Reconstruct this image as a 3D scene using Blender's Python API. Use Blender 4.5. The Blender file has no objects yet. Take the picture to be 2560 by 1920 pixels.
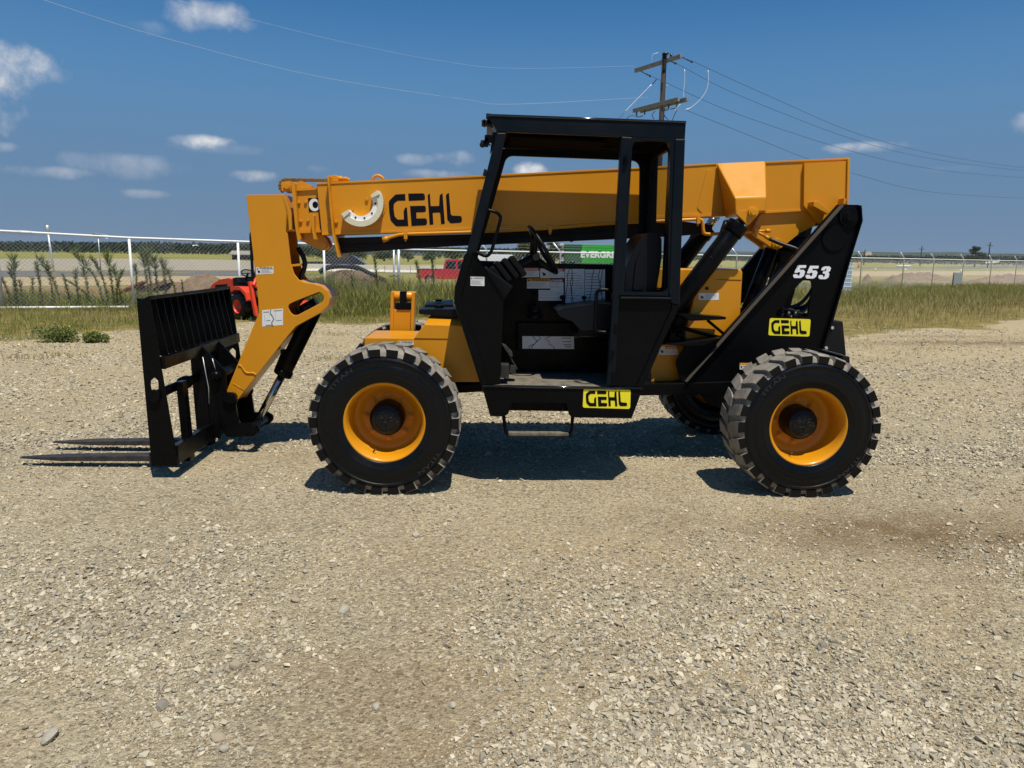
import bpy, bmesh, math, random
import numpy as np
from mathutils import Vector, Matrix
from mathutils.geometry import tessellate_polygon

random.seed(7); HAZE = .00007
rng = np.random.default_rng(7)
S = bpy.context.scene
COL = S.collection

# ---------------------------------------------------------------- camera
F, PITCH, ROLL, YAW = 1850.0, .1721, .0145, .0449
CAM = np.array([0., -4.989, 1.667])
_f0 = np.array([math.sin(YAW), math.cos(YAW), 0]); _r0 = np.array([math.cos(YAW), -math.sin(YAW), 0]); _u0 = np.array([0, 0, 1.])
FW = math.cos(PITCH)*_f0 - math.sin(PITCH)*_u0
_up = math.cos(PITCH)*_u0 + math.sin(PITCH)*_f0
RT = math.cos(ROLL)*_r0 + math.sin(ROLL)*_up
UP = math.cos(ROLL)*_up - math.sin(ROLL)*_r0
cd = bpy.data.cameras.new('camera'); cam = bpy.data.objects.new('camera', cd); COL.objects.link(cam)
cd.sensor_width = 36; cd.lens = F/2560*36; cd.clip_start = .05; cd.clip_end = 20000
M = Matrix.Identity(4)
for i in range(3):
    M[i][0] = RT[i]; M[i][1] = UP[i]; M[i][2] = -FW[i]; M[i][3] = CAM[i]
cam.matrix_world = M
S.camera = cam

# ---------------------------------------------------------------- light
SUN_DIR = Vector((.16, -.36, 1)).normalized()          # towards the sun
el = math.asin(SUN_DIR.z); az = math.atan2(SUN_DIR.x, SUN_DIR.y)
w = bpy.data.worlds.new("World"); S.world = w; w.use_nodes = True
nt = w.node_tree; nt.nodes.clear()
def wn(t, **k):
    n = nt.nodes.new(t)
    for a, b in k.items(): setattr(n, a, b)
    return n
sky = wn('ShaderNodeTexSky', sky_type='NISHITA', sun_disc=False, sun_elevation=el, sun_rotation=az,
         altitude=200, air_density=1.0, dust_density=.35, ozone_density=3.5)
bg = wn('ShaderNodeBackground'); bg.inputs['Strength'].default_value = .090
out = wn('ShaderNodeOutputWorld')
hs = wn('ShaderNodeHueSaturation'); hs.inputs['Saturation'].default_value = 1.36; hs.inputs['Hue'].default_value = .5
nt.links.new(sky.outputs[0], hs.inputs['Color'])
# the greyish summer murk that lies along the whole horizon
sx_ = wn('ShaderNodeSeparateXYZ'); tc0 = wn('ShaderNodeTexCoord'); nt.links.new(tc0.outputs['Generated'], sx_.inputs[0])
mr_ = wn('ShaderNodeMapRange', interpolation_type='SMOOTHSTEP'); mr_.inputs[1].default_value = .10; mr_.inputs[2].default_value = .34; mr_.inputs[3].default_value = .97; mr_.inputs[4].default_value = .0
nt.links.new(sx_.outputs['Z'], mr_.inputs[0])
hzmix = wn('ShaderNodeMixRGB'); hz2 = wn('ShaderNodeMixRGB'); hz2.inputs[1].default_value = (1.68, 2.65, 4.05, 1); hz2.inputs[2].default_value = (1.18, 2.68, 4.85, 1)
mr2 = wn('ShaderNodeMapRange'); mr2.inputs[1].default_value = .0; mr2.inputs[2].default_value = .2; nt.links.new(sx_.outputs['Z'], mr2.inputs[0]); nt.links.new(mr2.outputs[0], hz2.inputs[0]); nt.links.new(hz2.outputs[0], hzmix.inputs[2])
nt.links.new(mr_.outputs[0], hzmix.inputs[0]); nt.links.new(hs.outputs[0], hzmix.inputs[1])
# fair-weather clouds: a handful of small cumulus at their directions, ragged by noise
tc = wn('ShaderNodeTexCoord')
nz = wn('ShaderNodeTexNoise'); nz.inputs['Scale'].default_value = 20; nz.inputs['Detail'].default_value = 7; nz.inputs['Roughness'].default_value = .62
nt.links.new(tc.outputs['Generated'], nz.inputs['Vector'])
nz2 = wn('ShaderNodeTexNoise'); nz2.inputs['Scale'].default_value = 9; nz2.inputs['Detail'].default_value = 5
nt.links.new(tc.outputs['Generated'], nz2.inputs['Vector'])
def vmath(op, a, b=None):
    n = wn('ShaderNodeVectorMath', operation=op)
    nt.links.new(a, n.inputs[0]) if not isinstance(a, tuple) else setattr(n.inputs[0], 'default_value', a)
    if b is not None:
        if isinstance(b, (tuple, list)): n.inputs[1].default_value = b
        else: nt.links.new(b, n.inputs[1])
    return n
def fmath(op, a, b=None, clamp=False):
    n = wn('ShaderNodeMath', operation=op); n.use_clamp = clamp
    for i, v in enumerate((a, b)):
        if v is None: continue
        if isinstance(v, (int, float)): n.inputs[i].default_value = v
        else: nt.links.new(v, n.inputs[i])
    return n.outputs[0]
def pray(px, py): return FW + RT*(px-1280)/F - UP*(py-960)/F
CLOUDS = [  # centre and half size as seen in the photograph, opacity
    (18, 150, 105, 60, 1.0), (90, 182, 60, 22, .55), (505, 25, 95, 40, .75), (360, 62, 45, 22, .35),
    (515, 352, 60, 20, .9), (555, 368, 90, 16, .35), (110, 425, 95, 16, .5), (320, 405, 120, 30, .4), (640, 436, 55, 16, .6),
    (365, 482, 45, 12, .4), (1135, 392, 50, 28, .65), (1045, 395, 45, 18, .5), (1090, 432, 80, 16, .6), (800, 420, 40, 14, .25),
    (1318, 425, 45, 30, 1.0), (2110, 368, 40, 14, .6), (2210, 362, 80, 15, .6), (2380, 420, 60, 10, .15), (10, 366, 30, 16, .6),
    (2600, 300, 60, 30, .7), (-200, 260, 150, 60, .9), (2900, 420, 130, 30, .6), (-420, 420, 160, 30, .6), (900, -300, 160, 60, .7)]
acc = None
for (cx, cy, sx, sy, op) in CLOUDS:
    d = pray(cx, cy); d = d/np.linalg.norm(d)
    rt = np.cross(d, [0, 0, 1.]); rt /= np.linalg.norm(rt); uu = np.cross(rt, d)
    a = vmath('DOT_PRODUCT', tc.outputs['Generated'], tuple(rt)).outputs['Value']
    b = vmath('DOT_PRODUCT', tc.outputs['Generated'], tuple(uu)).outputs['Value']
    c = vmath('DOT_PRODUCT', tc.outputs['Generated'], tuple(d)).outputs['Value']
    a = fmath('POWER', fmath('ABSOLUTE', fmath('MULTIPLY', a, F/sx)), 2.0)
    b1 = fmath('MULTIPLY', b, F/sy)
    b = fmath('POWER', fmath('ABSOLUTE', fmath('MAXIMUM', b1, fmath('MULTIPLY', b1, 1.7))), 2.0)
    q = fmath('SUBTRACT', 1.25, fmath('ADD', a, b))
    q = fmath('ADD', q, fmath('MULTIPLY', fmath('SUBTRACT', nz.outputs['Fac'], .52), 4.6))
    q = fmath('MULTIPLY', fmath('MULTIPLY', q, .62, True), op)
    q = fmath('MULTIPLY', q, fmath('GREATER_THAN', c, .3))
    acc = q if acc is None else fmath('MAXIMUM', acc, q)
ccol = wn('ShaderNodeMixRGB'); ccol.inputs[1].default_value = (4.0, 4.6, 5.8, 1); ccol.inputs[2].default_value = (9.8, 9.7, 9.6, 1)
nt.links.new(acc, ccol.inputs[0])
mx = wn('ShaderNodeMixRGB'); nt.links.new(fmath('MULTIPLY', acc, .92), mx.inputs[0]); nt.links.new(hzmix.outputs[0], mx.inputs[1]); nt.links.new(ccol.outputs[0], mx.inputs[2])
nt.links.new(mx.outputs[0], bg.inputs['Color']); nt.links.new(bg.outputs[0], out.inputs['Surface'])

sl = bpy.data.lights.new('sun', 'SUN'); sl.energy = 5.0; sl.angle = math.radians(.5); sl.color = (1, .95, .86)
so = bpy.data.objects.new('sun', sl); COL.objects.link(so); so.location = (10, -20, 60)
so.rotation_euler = (-SUN_DIR).to_track_quat('-Z', 'Y').to_euler()
S.view_settings.view_transform = 'Standard'; S.view_settings.look = 'None'
S.view_settings.exposure = 0; S.view_settings.gamma = 1; S.view_settings.use_curve_mapping = False

# ---------------------------------------------------------------- survey helpers: photo measurements -> metres on a known plane
def U(px, py, Y):
    d = pray(px, py); t = (Y-CAM[1])/d[1]; return CAM + d*t
def G(px, py, z=0.):
    d = pray(px, py); t = (z-CAM[2])/d[2]; return CAM + d*t
CR = dict(A=(560, 400, 3.456), B=(1130, 260, 3.456), C=(1130, 640, 3.456), D=(1680, 360, 3.95), E=(1660, 760, 3.317),
          F=(300, 680, 3.19), G=(740, 800, 3.606), H=(680, 420, 7.541), I=(940, 700, 5.926), J=(1180, 280, 8.295),
          K=(1740, 520, 6.9136), L=(1640, 720, 6.381), M=(500, 880, 7.213), N=(1900, 660, 6.9125), O=(1200, 820, 5.027),
          S=(0, 0, 1.), V=(0, 0, .86406), P=(1500, 100, 6.1444), Q=(400, 560, 5.53), R=(2060, 580, 4.424), T=(720, 560, 4.424),
          W=(0, 560, 5.53), X=(1220, 560, 5.53))
def cp(k, x, y):
    c = CR[k]; return c[0]+x/c[2], c[1]+y/c[2]
def xz(k, pts, Y):
    r = []
    for p in pts:
        kk = k
        if len(p) == 3: kk, p = p[0], p[1:]
        v = U(*cp(kk, *p), Y); r.append((float(v[0]), float(v[2])))
    return r
def at(k, x, y, Y): return Vector(U(*cp(k, x, y), Y).tolist())

# ---------------------------------------------------------------- materials
MAT = {}
def mat(name, col, rough=.5, metal=0., var=0., vscale=6., bump=0., bscale=60., spec=.5, coat=0., col2=None, island=0., dirt=0., dirtcol=(.30, .25, .18)):
    m = bpy.data.materials.new(name); m.use_nodes = True; t = m.node_tree; n = t.nodes; b = n['Principled BSDF']
    b.inputs['Roughness'].default_value = rough; b.inputs['Metallic'].default_value = metal
    b.inputs['Specular IOR Level'].default_value = spec; b.inputs['Coat Weight'].default_value = coat; b.inputs['Coat Roughness'].default_value = .08
    c4 = (*col, 1)
    tcn = n.new('ShaderNodeTexCoord'); cur = None
    def link(a, bb): t.links.new(a, bb)
    rgb = n.new('ShaderNodeRGB'); rgb.outputs[0].default_value = c4; cur = rgb.outputs[0]
    if var or col2:
        z = n.new('ShaderNodeTexNoise'); z.inputs['Scale'].default_value = vscale; z.inputs['Detail'].default_value = 6; z.inputs['Roughness'].default_value = .65
        link(tcn.outputs['Object'], z.inputs['Vector'])
        r = n.new('ShaderNodeMapRange'); r.inputs[1].default_value = .35; r.inputs[2].default_value = .65; link(z.outputs['Fac'], r.inputs[0])
        x = n.new('ShaderNodeMixRGB'); link(r.outputs[0], x.inputs[0]); x.inputs[1].default_value = c4
        x.inputs[2].default_value = (*col2, 1) if col2 else (*[min(1, v*(1-var)) for v in col], 1)
        cur = x.outputs[0]
    if island:
        g = n.new('ShaderNodeNewGeometry'); x = n.new('ShaderNodeHueSaturation')
        mr = n.new('ShaderNodeMapRange'); mr.inputs[3].default_value = 1-island; mr.inputs[4].default_value = 1+island
        link(g.outputs['Random Per Island'], mr.inputs[0]); link(mr.outputs[0], x.inputs['Value']); link(cur, x.inputs['Color']); cur = x.outputs[0]
    if dirt:
        z = n.new('ShaderNodeTexNoise'); z.inputs['Scale'].default_value = 3.3; z.inputs['Detail'].default_value = 9; z.inputs['Roughness'].default_value = .72
        link(tcn.outputs['Object'], z.inputs['Vector'])
        r = n.new('ShaderNodeMapRange'); r.inputs[1].default_value = .48; r.inputs[2].default_value = .78; r.inputs[4].default_value = dirt; link(z.outputs['Fac'], r.inputs[0])
        x = n.new('ShaderNodeMixRGB'); link(r.outputs[0], x.inputs[0]); link(cur, x.inputs[1]); x.inputs[2].default_value = (*dirtcol, 1); cur = x.outputs[0]
        r2 = n.new('ShaderNodeMapRange'); r2.inputs[1].default_value = .4; r2.inputs[2].default_value = .75; r2.inputs[3].default_value = rough; r2.inputs[4].default_value = min(1, rough+.35)
        link(z.outputs['Fac'], r2.inputs[0]); link(r2.outputs[0], b.inputs['Roughness'])
    link(cur, b.inputs['Base Color'])
    if bump:
        z = n.new('ShaderNodeTexNoise'); z.inputs['Scale'].default_value = bscale; z.inputs['Detail'].default_value = 4
        link(tcn.outputs['Object'], z.inputs['Vector'])
        q = n.new('ShaderNodeBump'); q.inputs['Strength'].default_value = bump; q.inputs['Distance'].default_value = .01
        link(z.outputs['Fac'], q.inputs['Height']); link(q.outputs[0], b.inputs['Normal'])
    MAT[name] = m
    return m
mat('yellow_paint', (.64, .262, .0065), .30, var=.07, vscale=1.5, bump=.05, bscale=9, coat=.1, spec=.32, dirt=.08, dirtcol=(.42, .24, .08))
mat('black_paint', (.0028, .003, .0034), .22, bump=.04, bscale=14, coat=.0, spec=.10, dirt=.03, dirtcol=(.05, .044, .035))
mat('black_satin', (.005, .005, .0055), .5, spec=.25, dirt=.2, dirtcol=(.05, .045, .036))
mat('black_plastic', (.004, .004, .0045), .4, spec=.18)
mat('matte_black', (.004, .004, .0045), .95, spec=.03)
mat('navy_black', (.0022, .0050, .0078), .30, bump=.03, bscale=12, spec=.17, dirt=.02, dirtcol=(.04, .04, .04))
mat('tyre_wall', (.0022, .0028, .0034), .24, bump=.06, bscale=40, spec=.26, dirt=.05, dirtcol=(.02, .02, .018))
mat('tyre_letter', (.020, .020, .019), .5)  # paler than the wall: highlights on the letters put into the colour
mat('tyre_tread', (.145, .132, .108), .85, var=.5, vscale=7, bump=.4, bscale=50, col2=(.28, .25, .205))
mat('chrome', (.55, .54, .52), .16, metal=1)
mat('black_gloss', (.006, .007, .009), .12, spec=.6, coat=.5)
mat('dusty_black', (.085, .074, .058), .6, spec=.2, dirt=.5, dirtcol=(.02, .018, .016))
mat('steel_worn', (.06, .055, .05), .45, metal=.4, var=.5, vscale=20, bump=.2, dirt=.4, dirtcol=(.12, .09, .06))
mat('galv', (.62, .64, .66), .4, metal=.55, var=.15, vscale=30)
mat('white_pipe', (.80, .80, .78), .4, dirt=.2, dirtcol=(.5, .45, .38))
mat('decal_white', (.78, .78, .75), .45, var=.12, vscale=12)
mat('decal_yellow', (.86, .74, .015), .4)
mat('decal_red', (.42, .03, .035), .45)
mat('decal_orange', (.75, .33, .02), .45)
mat('decal_black', (.004, .004, .005), .5, spec=.12)
mat('decal_blue', (.005, .005, .009), .5, spec=.12)
mat('decal_print', (.22, .22, .22), .5)
mat('chalk_white', (.80, .80, .83), .4)
mat('cream_plastic', (.72, .68, .50), .5, var=.1, vscale=30, dirt=.25, dirtcol=(.28, .22, .15))
mat('milky_plastic', (.85, .84, .80), .4, dirt=.15, dirtcol=(.4, .36, .3))
mat('hub_black', (.006, .0058, .0055), .30, spec=.3, bump=.15, bscale=40, dirt=.25, dirtcol=(.05, .035, .02))
mat('seat_vinyl', (.0035, .0045, .007), .42, bump=.1, bscale=90, spec=.2)
mat('floor_dust', (.20, .17, .12), .9, col2=(.09, .08, .06), vscale=14, bump=.4, bscale=40)
mat('rubber_hose', (.007, .007, .007), .4, spec=.3)
mat('orange_paint', (.72, .05, .010), .32, coat=.3, dirt=.1, dirtcol=(.3, .15, .08))
mat('red_paint', (.52, .012, .03), .28, coat=.6)
mat('dark_car_paint', (.022, .016, .03), .25, coat=.8)
mat('white_paint', (.80, .80, .80), .35, coat=.4)
mat('green_steel', (.02, .46, .024), .45, var=.15, vscale=2)
mat('dark_green_steel', (.008, .075, .02), .5)
mat('car_glass', (.012, .018, .02), .06, spec=.8)
mat('wood_pole', (.040, .024, .016), .85, var=.5, vscale=8, bump=.3)
mat('grey_timber', (.26, .25, .22), .8, var=.3, vscale=5, bump=.2)
mat('insulator', (.02, .022, .025), .3)
mat('wire_dark', (.05, .06, .08), .5)
mat('wire_bright', (.72, .75, .80), .35, metal=.3)
mat('concrete', (.35, .305, .215), .9, var=.15, vscale=.6, bump=.1)
mat('asphalt', (.15, .14, .125), .9, var=.2, vscale=.5)
mat('brick_red', (.20, .075, .05), .85, island=.35)
mat('barrier_white', (.62, .57, .47), .9, var=.12, vscale=2)
mat('chain_ochre', (.26, .155, .035), .5, metal=.2, var=.5, vscale=40)
mat('chips', (.30, .20, .12), .9, col2=(.17, .10, .055), vscale=22, island=.4)
mat('dirt_brown', (.235, .16, .09), .95, col2=(.14, .092, .05), vscale=5, bump=.5, bscale=12)
mat('pipe_black', (.012, .016, .020), .4)
mat('cone_orange', (.80, .10, .03), .5)
mat('sign_grey', (.36, .40, .41), .3, metal=.3)
mat('crate_blue', (.62, .70, .76), .5)
mat('shed_wall', (.05, .045, .045), .9)
mat('shed_roof', (.28, .25, .21), .9)
mat('bark', (.07, .055, .04), .9)
def leafmat(name, col, col2, isl=.35, vs=.35, rough=.6, trans=.25):
    m = mat(name, col, rough, col2=col2, vscale=vs, island=isl, spec=.25)
    b = m.node_tree.nodes['Principled BSDF']
    tr = m.node_tree.nodes.new('ShaderNodeBsdfTranslucent'); mixs = m.node_tree.nodes.new('ShaderNodeMixShader'); mixs.inputs[0].default_value = trans
    src = b.inputs['Base Color'].links[0].from_socket
    m.node_tree.links.new(src, tr.inputs['Color']); m.node_tree.links.new(b.outputs[0], mixs.inputs[1]); m.node_tree.links.new(tr.outputs[0], mixs.inputs[2])
    m.node_tree.links.new(mixs.outputs[0], m.node_tree.nodes['Material Output'].inputs['Surface'])
    return m
leafmat('grass_green', (.20, .225, .045), (.27, .25, .075), .45)
leafmat('grass_dry', (.40, .305, .135), (.27, .23, .085), .45)
leafmat('weed_leaf', (.15, .20, .05), (.20, .22, .075), .4)
leafmat('tree_leaf', (.055, .075, .018), (.075, .09, .022), .45)
leafmat('far_leaf', (.020, .036, .014), (.032, .046, .018), .5, .02)
mat('flower', (.60, .42, .03), .6, island=.2)
mat('weed_stem', (.14, .13, .05), .8)
# tinted pane
m = bpy.data.materials.new('cab_glass'); m.use_nodes = True; n = m.node_tree.nodes; b = n['Principled BSDF']
b.inputs['Base Color'].default_value = (.55, .60, .58, 1); b.inputs['Roughness'].default_value = .02; b.inputs['Transmission Weight'].default_value = 1; b.inputs['IOR'].default_value = 1.02
MAT['cab_glass'] = m

# ---------------------------------------------------------------- object helpers
def link(o, parent=None):
    COL.objects.link(o)
    if parent is not None: o.parent = parent
    return o
def empty(name, loc=(0, 0, 0), rz=0, parent=None):
    o = bpy.data.objects.new(name, None); o.location = loc; o.rotation_euler = (0, 0, rz); o.empty_display_size = .1
    return link(o, parent)
def tag(o, label=None, cat=None, group=None, kind=None):
    if label: o['label'] = label
    if cat: o['category'] = cat
    if group: o['group'] = group
    if kind: o['kind'] = kind
    return o
class MB:
    """collects faces for ONE mesh object"""
    def __init__(s): s.v = []; s.f = []; s.m = []; s.s = []
    def add(s, vs, fs, mi=0, smooth=False):
        o = len(s.v); s.v += [tuple(map(float, v)) for v in vs]
        for f in fs: s.f.append(tuple(i+o for i in f)); s.m.append(mi); s.s.append(smooth)
    def box(s, c, size, rot=None, mi=0):
        x, y, z = [d/2 for d in size]; c = Vector(c)
        vs = [Vector((a*x, b*y, d*z)) for a in (-1, 1) for b in (-1, 1) for d in (-1, 1)]
        if rot is not None:
            R_ = rot if isinstance(rot, Matrix) else Matrix.Rotation(rot, 3, 'Z')
            vs = [R_ @ v for v in vs]
        s.add([v+c for v in vs], [(0, 1, 3, 2), (4, 6, 7, 5), (0, 4, 5, 1), (2, 3, 7, 6), (0, 2, 6, 4), (1, 5, 7, 3)], mi)
    def prism(s, pts, y0, y1, holes=(), mi=0, axis='y'):
        loops = [list(pts)] + [list(h) for h in holes]
        flat = [p for l in loops for p in l]; n = len(flat)
        tri = tessellate_polygon([[Vector((p[0], p[1], 0)) for p in l] for l in loops])
        if axis == 'y': mk = lambda p, d: (p[0], d, p[1])
        elif axis == 'x': mk = lambda p, d: (d, p[0], p[1])
        else: mk = lambda p, d: (p[0], p[1], d)
        vs = [mk(p, y0) for p in flat] + [mk(p, y1) for p in flat]
        fs = [tuple(t) for t in tri] + [tuple(i+n for i in reversed(t)) for t in tri]
        o = 0
        for l in loops:
            k = len(l)
            for i in range(k): a, b2 = o+i, o+(i+1) % k; fs.append((a, b2, b2+n, a+n))
            o += k
        s.add(vs, fs, mi)
    def tube(s, path, r, seg=10, mi=0, caps=True, smooth=True):
        path = [Vector(p) for p in path]; rr = r if isinstance(r, (list, tuple)) else [r]*len(path)
        vs = []; fs = []; prev = None
        for i, p in enumerate(path):
            t = (path[min(i+1, len(path)-1)]-path[max(i-1, 0)]).normalized()
            if prev is None:
                a = Vector((0, 0, 1)) if abs(t.z) < .9 else Vector((1, 0, 0)); nrm = t.cross(a).normalized()
            else: nrm = (prev - t*prev.dot(t)).normalized()
            prev = nrm; bn = t.cross(nrm)
            for k in range(seg):
                q = 2*math.pi*k/seg; vs.append(p+(nrm*math.cos(q)+bn*math.sin(q))*rr[i])
        for i in range(len(path)-1):
            for k in range(seg):
                a = i*seg+k; b2 = i*seg+(k+1) % seg; fs.append((a, b2, b2+seg, a+seg))
        s.add(vs, fs, mi, smooth)
        if caps:
            o = (len(path)-1)*seg
            base = len(s.v)-len(vs)
            s.f.append(tuple(base+k for k in reversed(range(seg)))); s.m.append(mi); s.s.append(False)
            s.f.append(tuple(base+o+k for k in range(seg))); s.m.append(mi); s.s.append(False)
    def cyl(s, a, b2, r, seg=24, mi=0): s.tube([a, b2], r, seg, mi)
    def lathe_y(s, prof, c, seg=48, mi=0, smooth=True, closed=False):
        """prof: list of (y, r) about the y axis through c"""
        vs = []; fs = []; n = len(prof)
        for (yy, r) in prof:
            for k in range(seg):
                q = 2*math.pi*k/seg; vs.append((c[0]+r*math.cos(q), c[1]+yy, c[2]+r*math.sin(q)))
        for i in range(n if closed else n-1):
            j = (i+1) % n
            for k in range(seg):
                a = i*seg+k; b2 = i*seg+(k+1) % seg; fs.append((a, b2, j*seg+(k+1) % seg, j*seg+k))
        s.add(vs, fs, mi, smooth)
    def ball(s, c, r, mi=0, seg=10, ring=7, sc=(1, 1, 1)):
        vs = []; fs = []
        for i in range(ring+1):
            ph = math.pi*i/ring
            for k in range(seg):
                q = 2*math.pi*k/seg; vs.append((c[0]+r*sc[0]*math.sin(ph)*math.cos(q), c[1]+r*sc[1]*math.sin(ph)*math.sin(q), c[2]+r*sc[2]*math.cos(ph)))
        for i in range(ring):
            for k in range(seg): a = i*seg+k; b2 = i*seg+(k+1) % seg; fs.append((a, a+seg, b2+seg, b2))
        s.add(vs, fs, mi, True)
    def build_each(s, name, mats, parent=None, bevel=0., seg=2, tol=.004):
        """one object per separate piece"""
        up = list(range(len(s.v)))
        def root(i):
            while up[i] != i: up[i] = up[up[i]]; i = up[i]
            return i
        for f in s.f:
            for k in f[1:]: up[root(k)] = root(f[0])
        comp = {}
        for i in range(len(s.v)): comp.setdefault(root(i), []).append(i)
        grp = [[k, np.min([s.v[i] for i in c], 0)-tol, np.max([s.v[i] for i in c], 0)+tol, {k}] for k, c in comp.items()]
        merged = True
        while merged:
            merged = False
            for a in range(len(grp)):
                for b2 in range(a+1, len(grp)):
                    A_, B_ = grp[a], grp[b2]
                    if (A_[1] <= B_[2]).all() and (B_[1] <= A_[2]).all():
                        A_[1] = np.minimum(A_[1], B_[1]); A_[2] = np.maximum(A_[2], B_[2]); A_[3] |= B_[3]; grp.pop(b2); merged = True; break
                if merged: break
        res = []
        for g in grp:
            q = MB(); ids = {}
            for f, mi, sm in zip(s.f, s.m, s.s):
                if root(f[0]) in g[3]:
                    nf = []
                    for i in f:
                        if i not in ids: ids[i] = len(q.v); q.v.append(s.v[i])
                        nf.append(ids[i])
                    q.f.append(tuple(nf)); q.m.append(mi); q.s.append(sm)
            res.append(q.build(name, mats, parent, bevel, seg))
        return res
    def build(s, name, mats, parent=None, bevel=0., seg=2, origin=None):
        me = bpy.data.meshes.new(name)
        vs = s.v
        if origin is not None: vs = [(v[0]-origin[0], v[1]-origin[1], v[2]-origin[2]) for v in vs]
        me.from_pydata(vs, [], s.f)
        for k in ([mats] if isinstance(mats, str) else mats): me.materials.append(MAT[k])
        me.polygons.foreach_set('material_index', s.m); me.polygons.foreach_set('use_smooth', s.s)
        bm = bmesh.new(); bm.from_mesh(me); bmesh.ops.recalc_face_normals(bm, faces=bm.faces); bm.to_mesh(me); bm.free()
        me.update()
        o = bpy.data.objects.new(name, me)
        if origin is not None: o.location = origin
        if bevel:
            md = o.modifiers.new('bevel', 'BEVEL'); md.width = bevel; md.segments = seg; md.limit_method = 'ANGLE'; md.angle_limit = math.radians(35); md.harden_normals = False
        return link(o, parent)
def rpoly(pts, r, seg=4):
    """round the corners of a polygon (r scalar or per-corner list)"""
    n = len(pts); res = []
    rr = r if isinstance(r, (list, tuple)) else [r]*n
    for i in range(n):
        p = Vector(pts[i]); a = Vector(pts[i-1])-p; b2 = Vector(pts[(i+1) % n])-p
        la, lb = a.length, b2.length
        if rr[i] <= 0 or la < 1e-6 or lb < 1e-6: res.append(tuple(p)); continue
        a.normalize(); b2.normalize(); ang = a.angle(b2)
        if ang > 3.05: res.append(tuple(p)); continue
        d = min(rr[i]/math.tan(ang/2), la*.49, lb*.49)
        s_, e_ = p+a*d, p+b2*d
        for k in range(seg+1):
            t = k/seg; res.append(tuple((1-t)**2*s_+2*t*(1-t)*p+t*t*e_))
    return res
def bez(pts, n=12):
    """smooth path through points (Catmull-Rom)"""
    P_ = [Vector(p) for p in pts]; P_ = [P_[0]*2-P_[1]]+P_+[P_[-1]*2-P_[-2]]; res = []
    for i in range(1, len(P_)-2):
        for k in range(n):
            t = k/n; a, b2, c, d = P_[i-1:i+3]
            res.append(.5*((2*b2)+(c-a)*t+(2*a-5*b2+4*c-d)*t*t+(3*b2-a-3*c+d)*t**3))
    res.append(P_[-2]); return res
def text_mesh(txt, bold=0., shear=0., spacing=1.):
    cu = bpy.data.curves.new('t', 'FONT'); cu.body = txt; cu.size = 1; cu.offset = bold; cu.shear = shear; cu.space_character = spacing; cu.resolution_u = 3
    o = bpy.data.objects.new('t', cu); COL.objects.link(o)
    dg = bpy.context.evaluated_depsgraph_get(); me = bpy.data.meshes.new_from_object(o.evaluated_get(dg))
    vs = np.array([v.co[:2] for v in me.vertices]); fs = [tuple(p.vertices) for p in me.polygons]
    bpy.data.objects.remove(o); bpy.data.curves.remove(cu); bpy.data.meshes.remove(me)
    mn, mxx = vs.min(0), vs.max(0)
    return (vs-mn)/(mxx-mn), fs
def put_text(mb, txt, quad, eps, mi=0, **k):
    """flat lettering filling the quad (bottom-left, bottom-right, top-right, top-left), lifted eps along its normal"""
    vs, fs = text_mesh(txt, **k); a, b2, c, d = [Vector(q) for q in quad]
    nrm = (b2-a).cross(d-a).normalized()*eps
    mb.add([((a*(1-u)+b2*u)*(1-v)+(d*(1-u)+c*u)*v)+nrm for u, v in vs], fs, mi)
def smooth01(a, b, x): t = np.clip((x-a)/(b-a), 0, 1); return t*t*(3-2*t)
def vnoise(x, y, sc, seed=0):
    x = np.asarray(x, float)*sc+seed*17.3; y = np.asarray(y, float)*sc-seed*9.7
    xi = np.floor(x).astype(int); yi = np.floor(y).astype(int); fx = x-xi; fy = y-yi
    fx = fx*fx*(3-2*fx); fy = fy*fy*(3-2*fy)
    def h(a, b2):
        k = (a*374761393+b2*668265263+seed*1442695) & 0xffffffff; k = ((k ^ (k >> 13))*1274126177) & 0xffffffff
        return ((k ^ (k >> 16)) & 0xffff)/65535.
    return (h(xi, yi)*(1-fx)+h(xi+1, yi)*fx)*(1-fy)+(h(xi, yi+1)*(1-fx)+h(xi+1, yi+1)*fx)*fy
def fbm(x, y, sc, seed=0, o=4):
    s_ = 0; a = .5
    for i in range(o): s_ = s_+a*vnoise(x, y, sc*2**i, seed+i); a *= .5
    return s_/(1-.5**o)
def gz(x, y):
    """yard level: falls very gently to the right under the machine"""
    x = np.clip(x, -14, 14); y = np.asarray(y, float)
    return -.0063*x*(1-smooth01(9, 19, y)) + (fbm(x, y, .5, 3, 3)-.5)*.05*smooth01(2.5, 5, np.hypot(x*.45, y-1))
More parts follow.
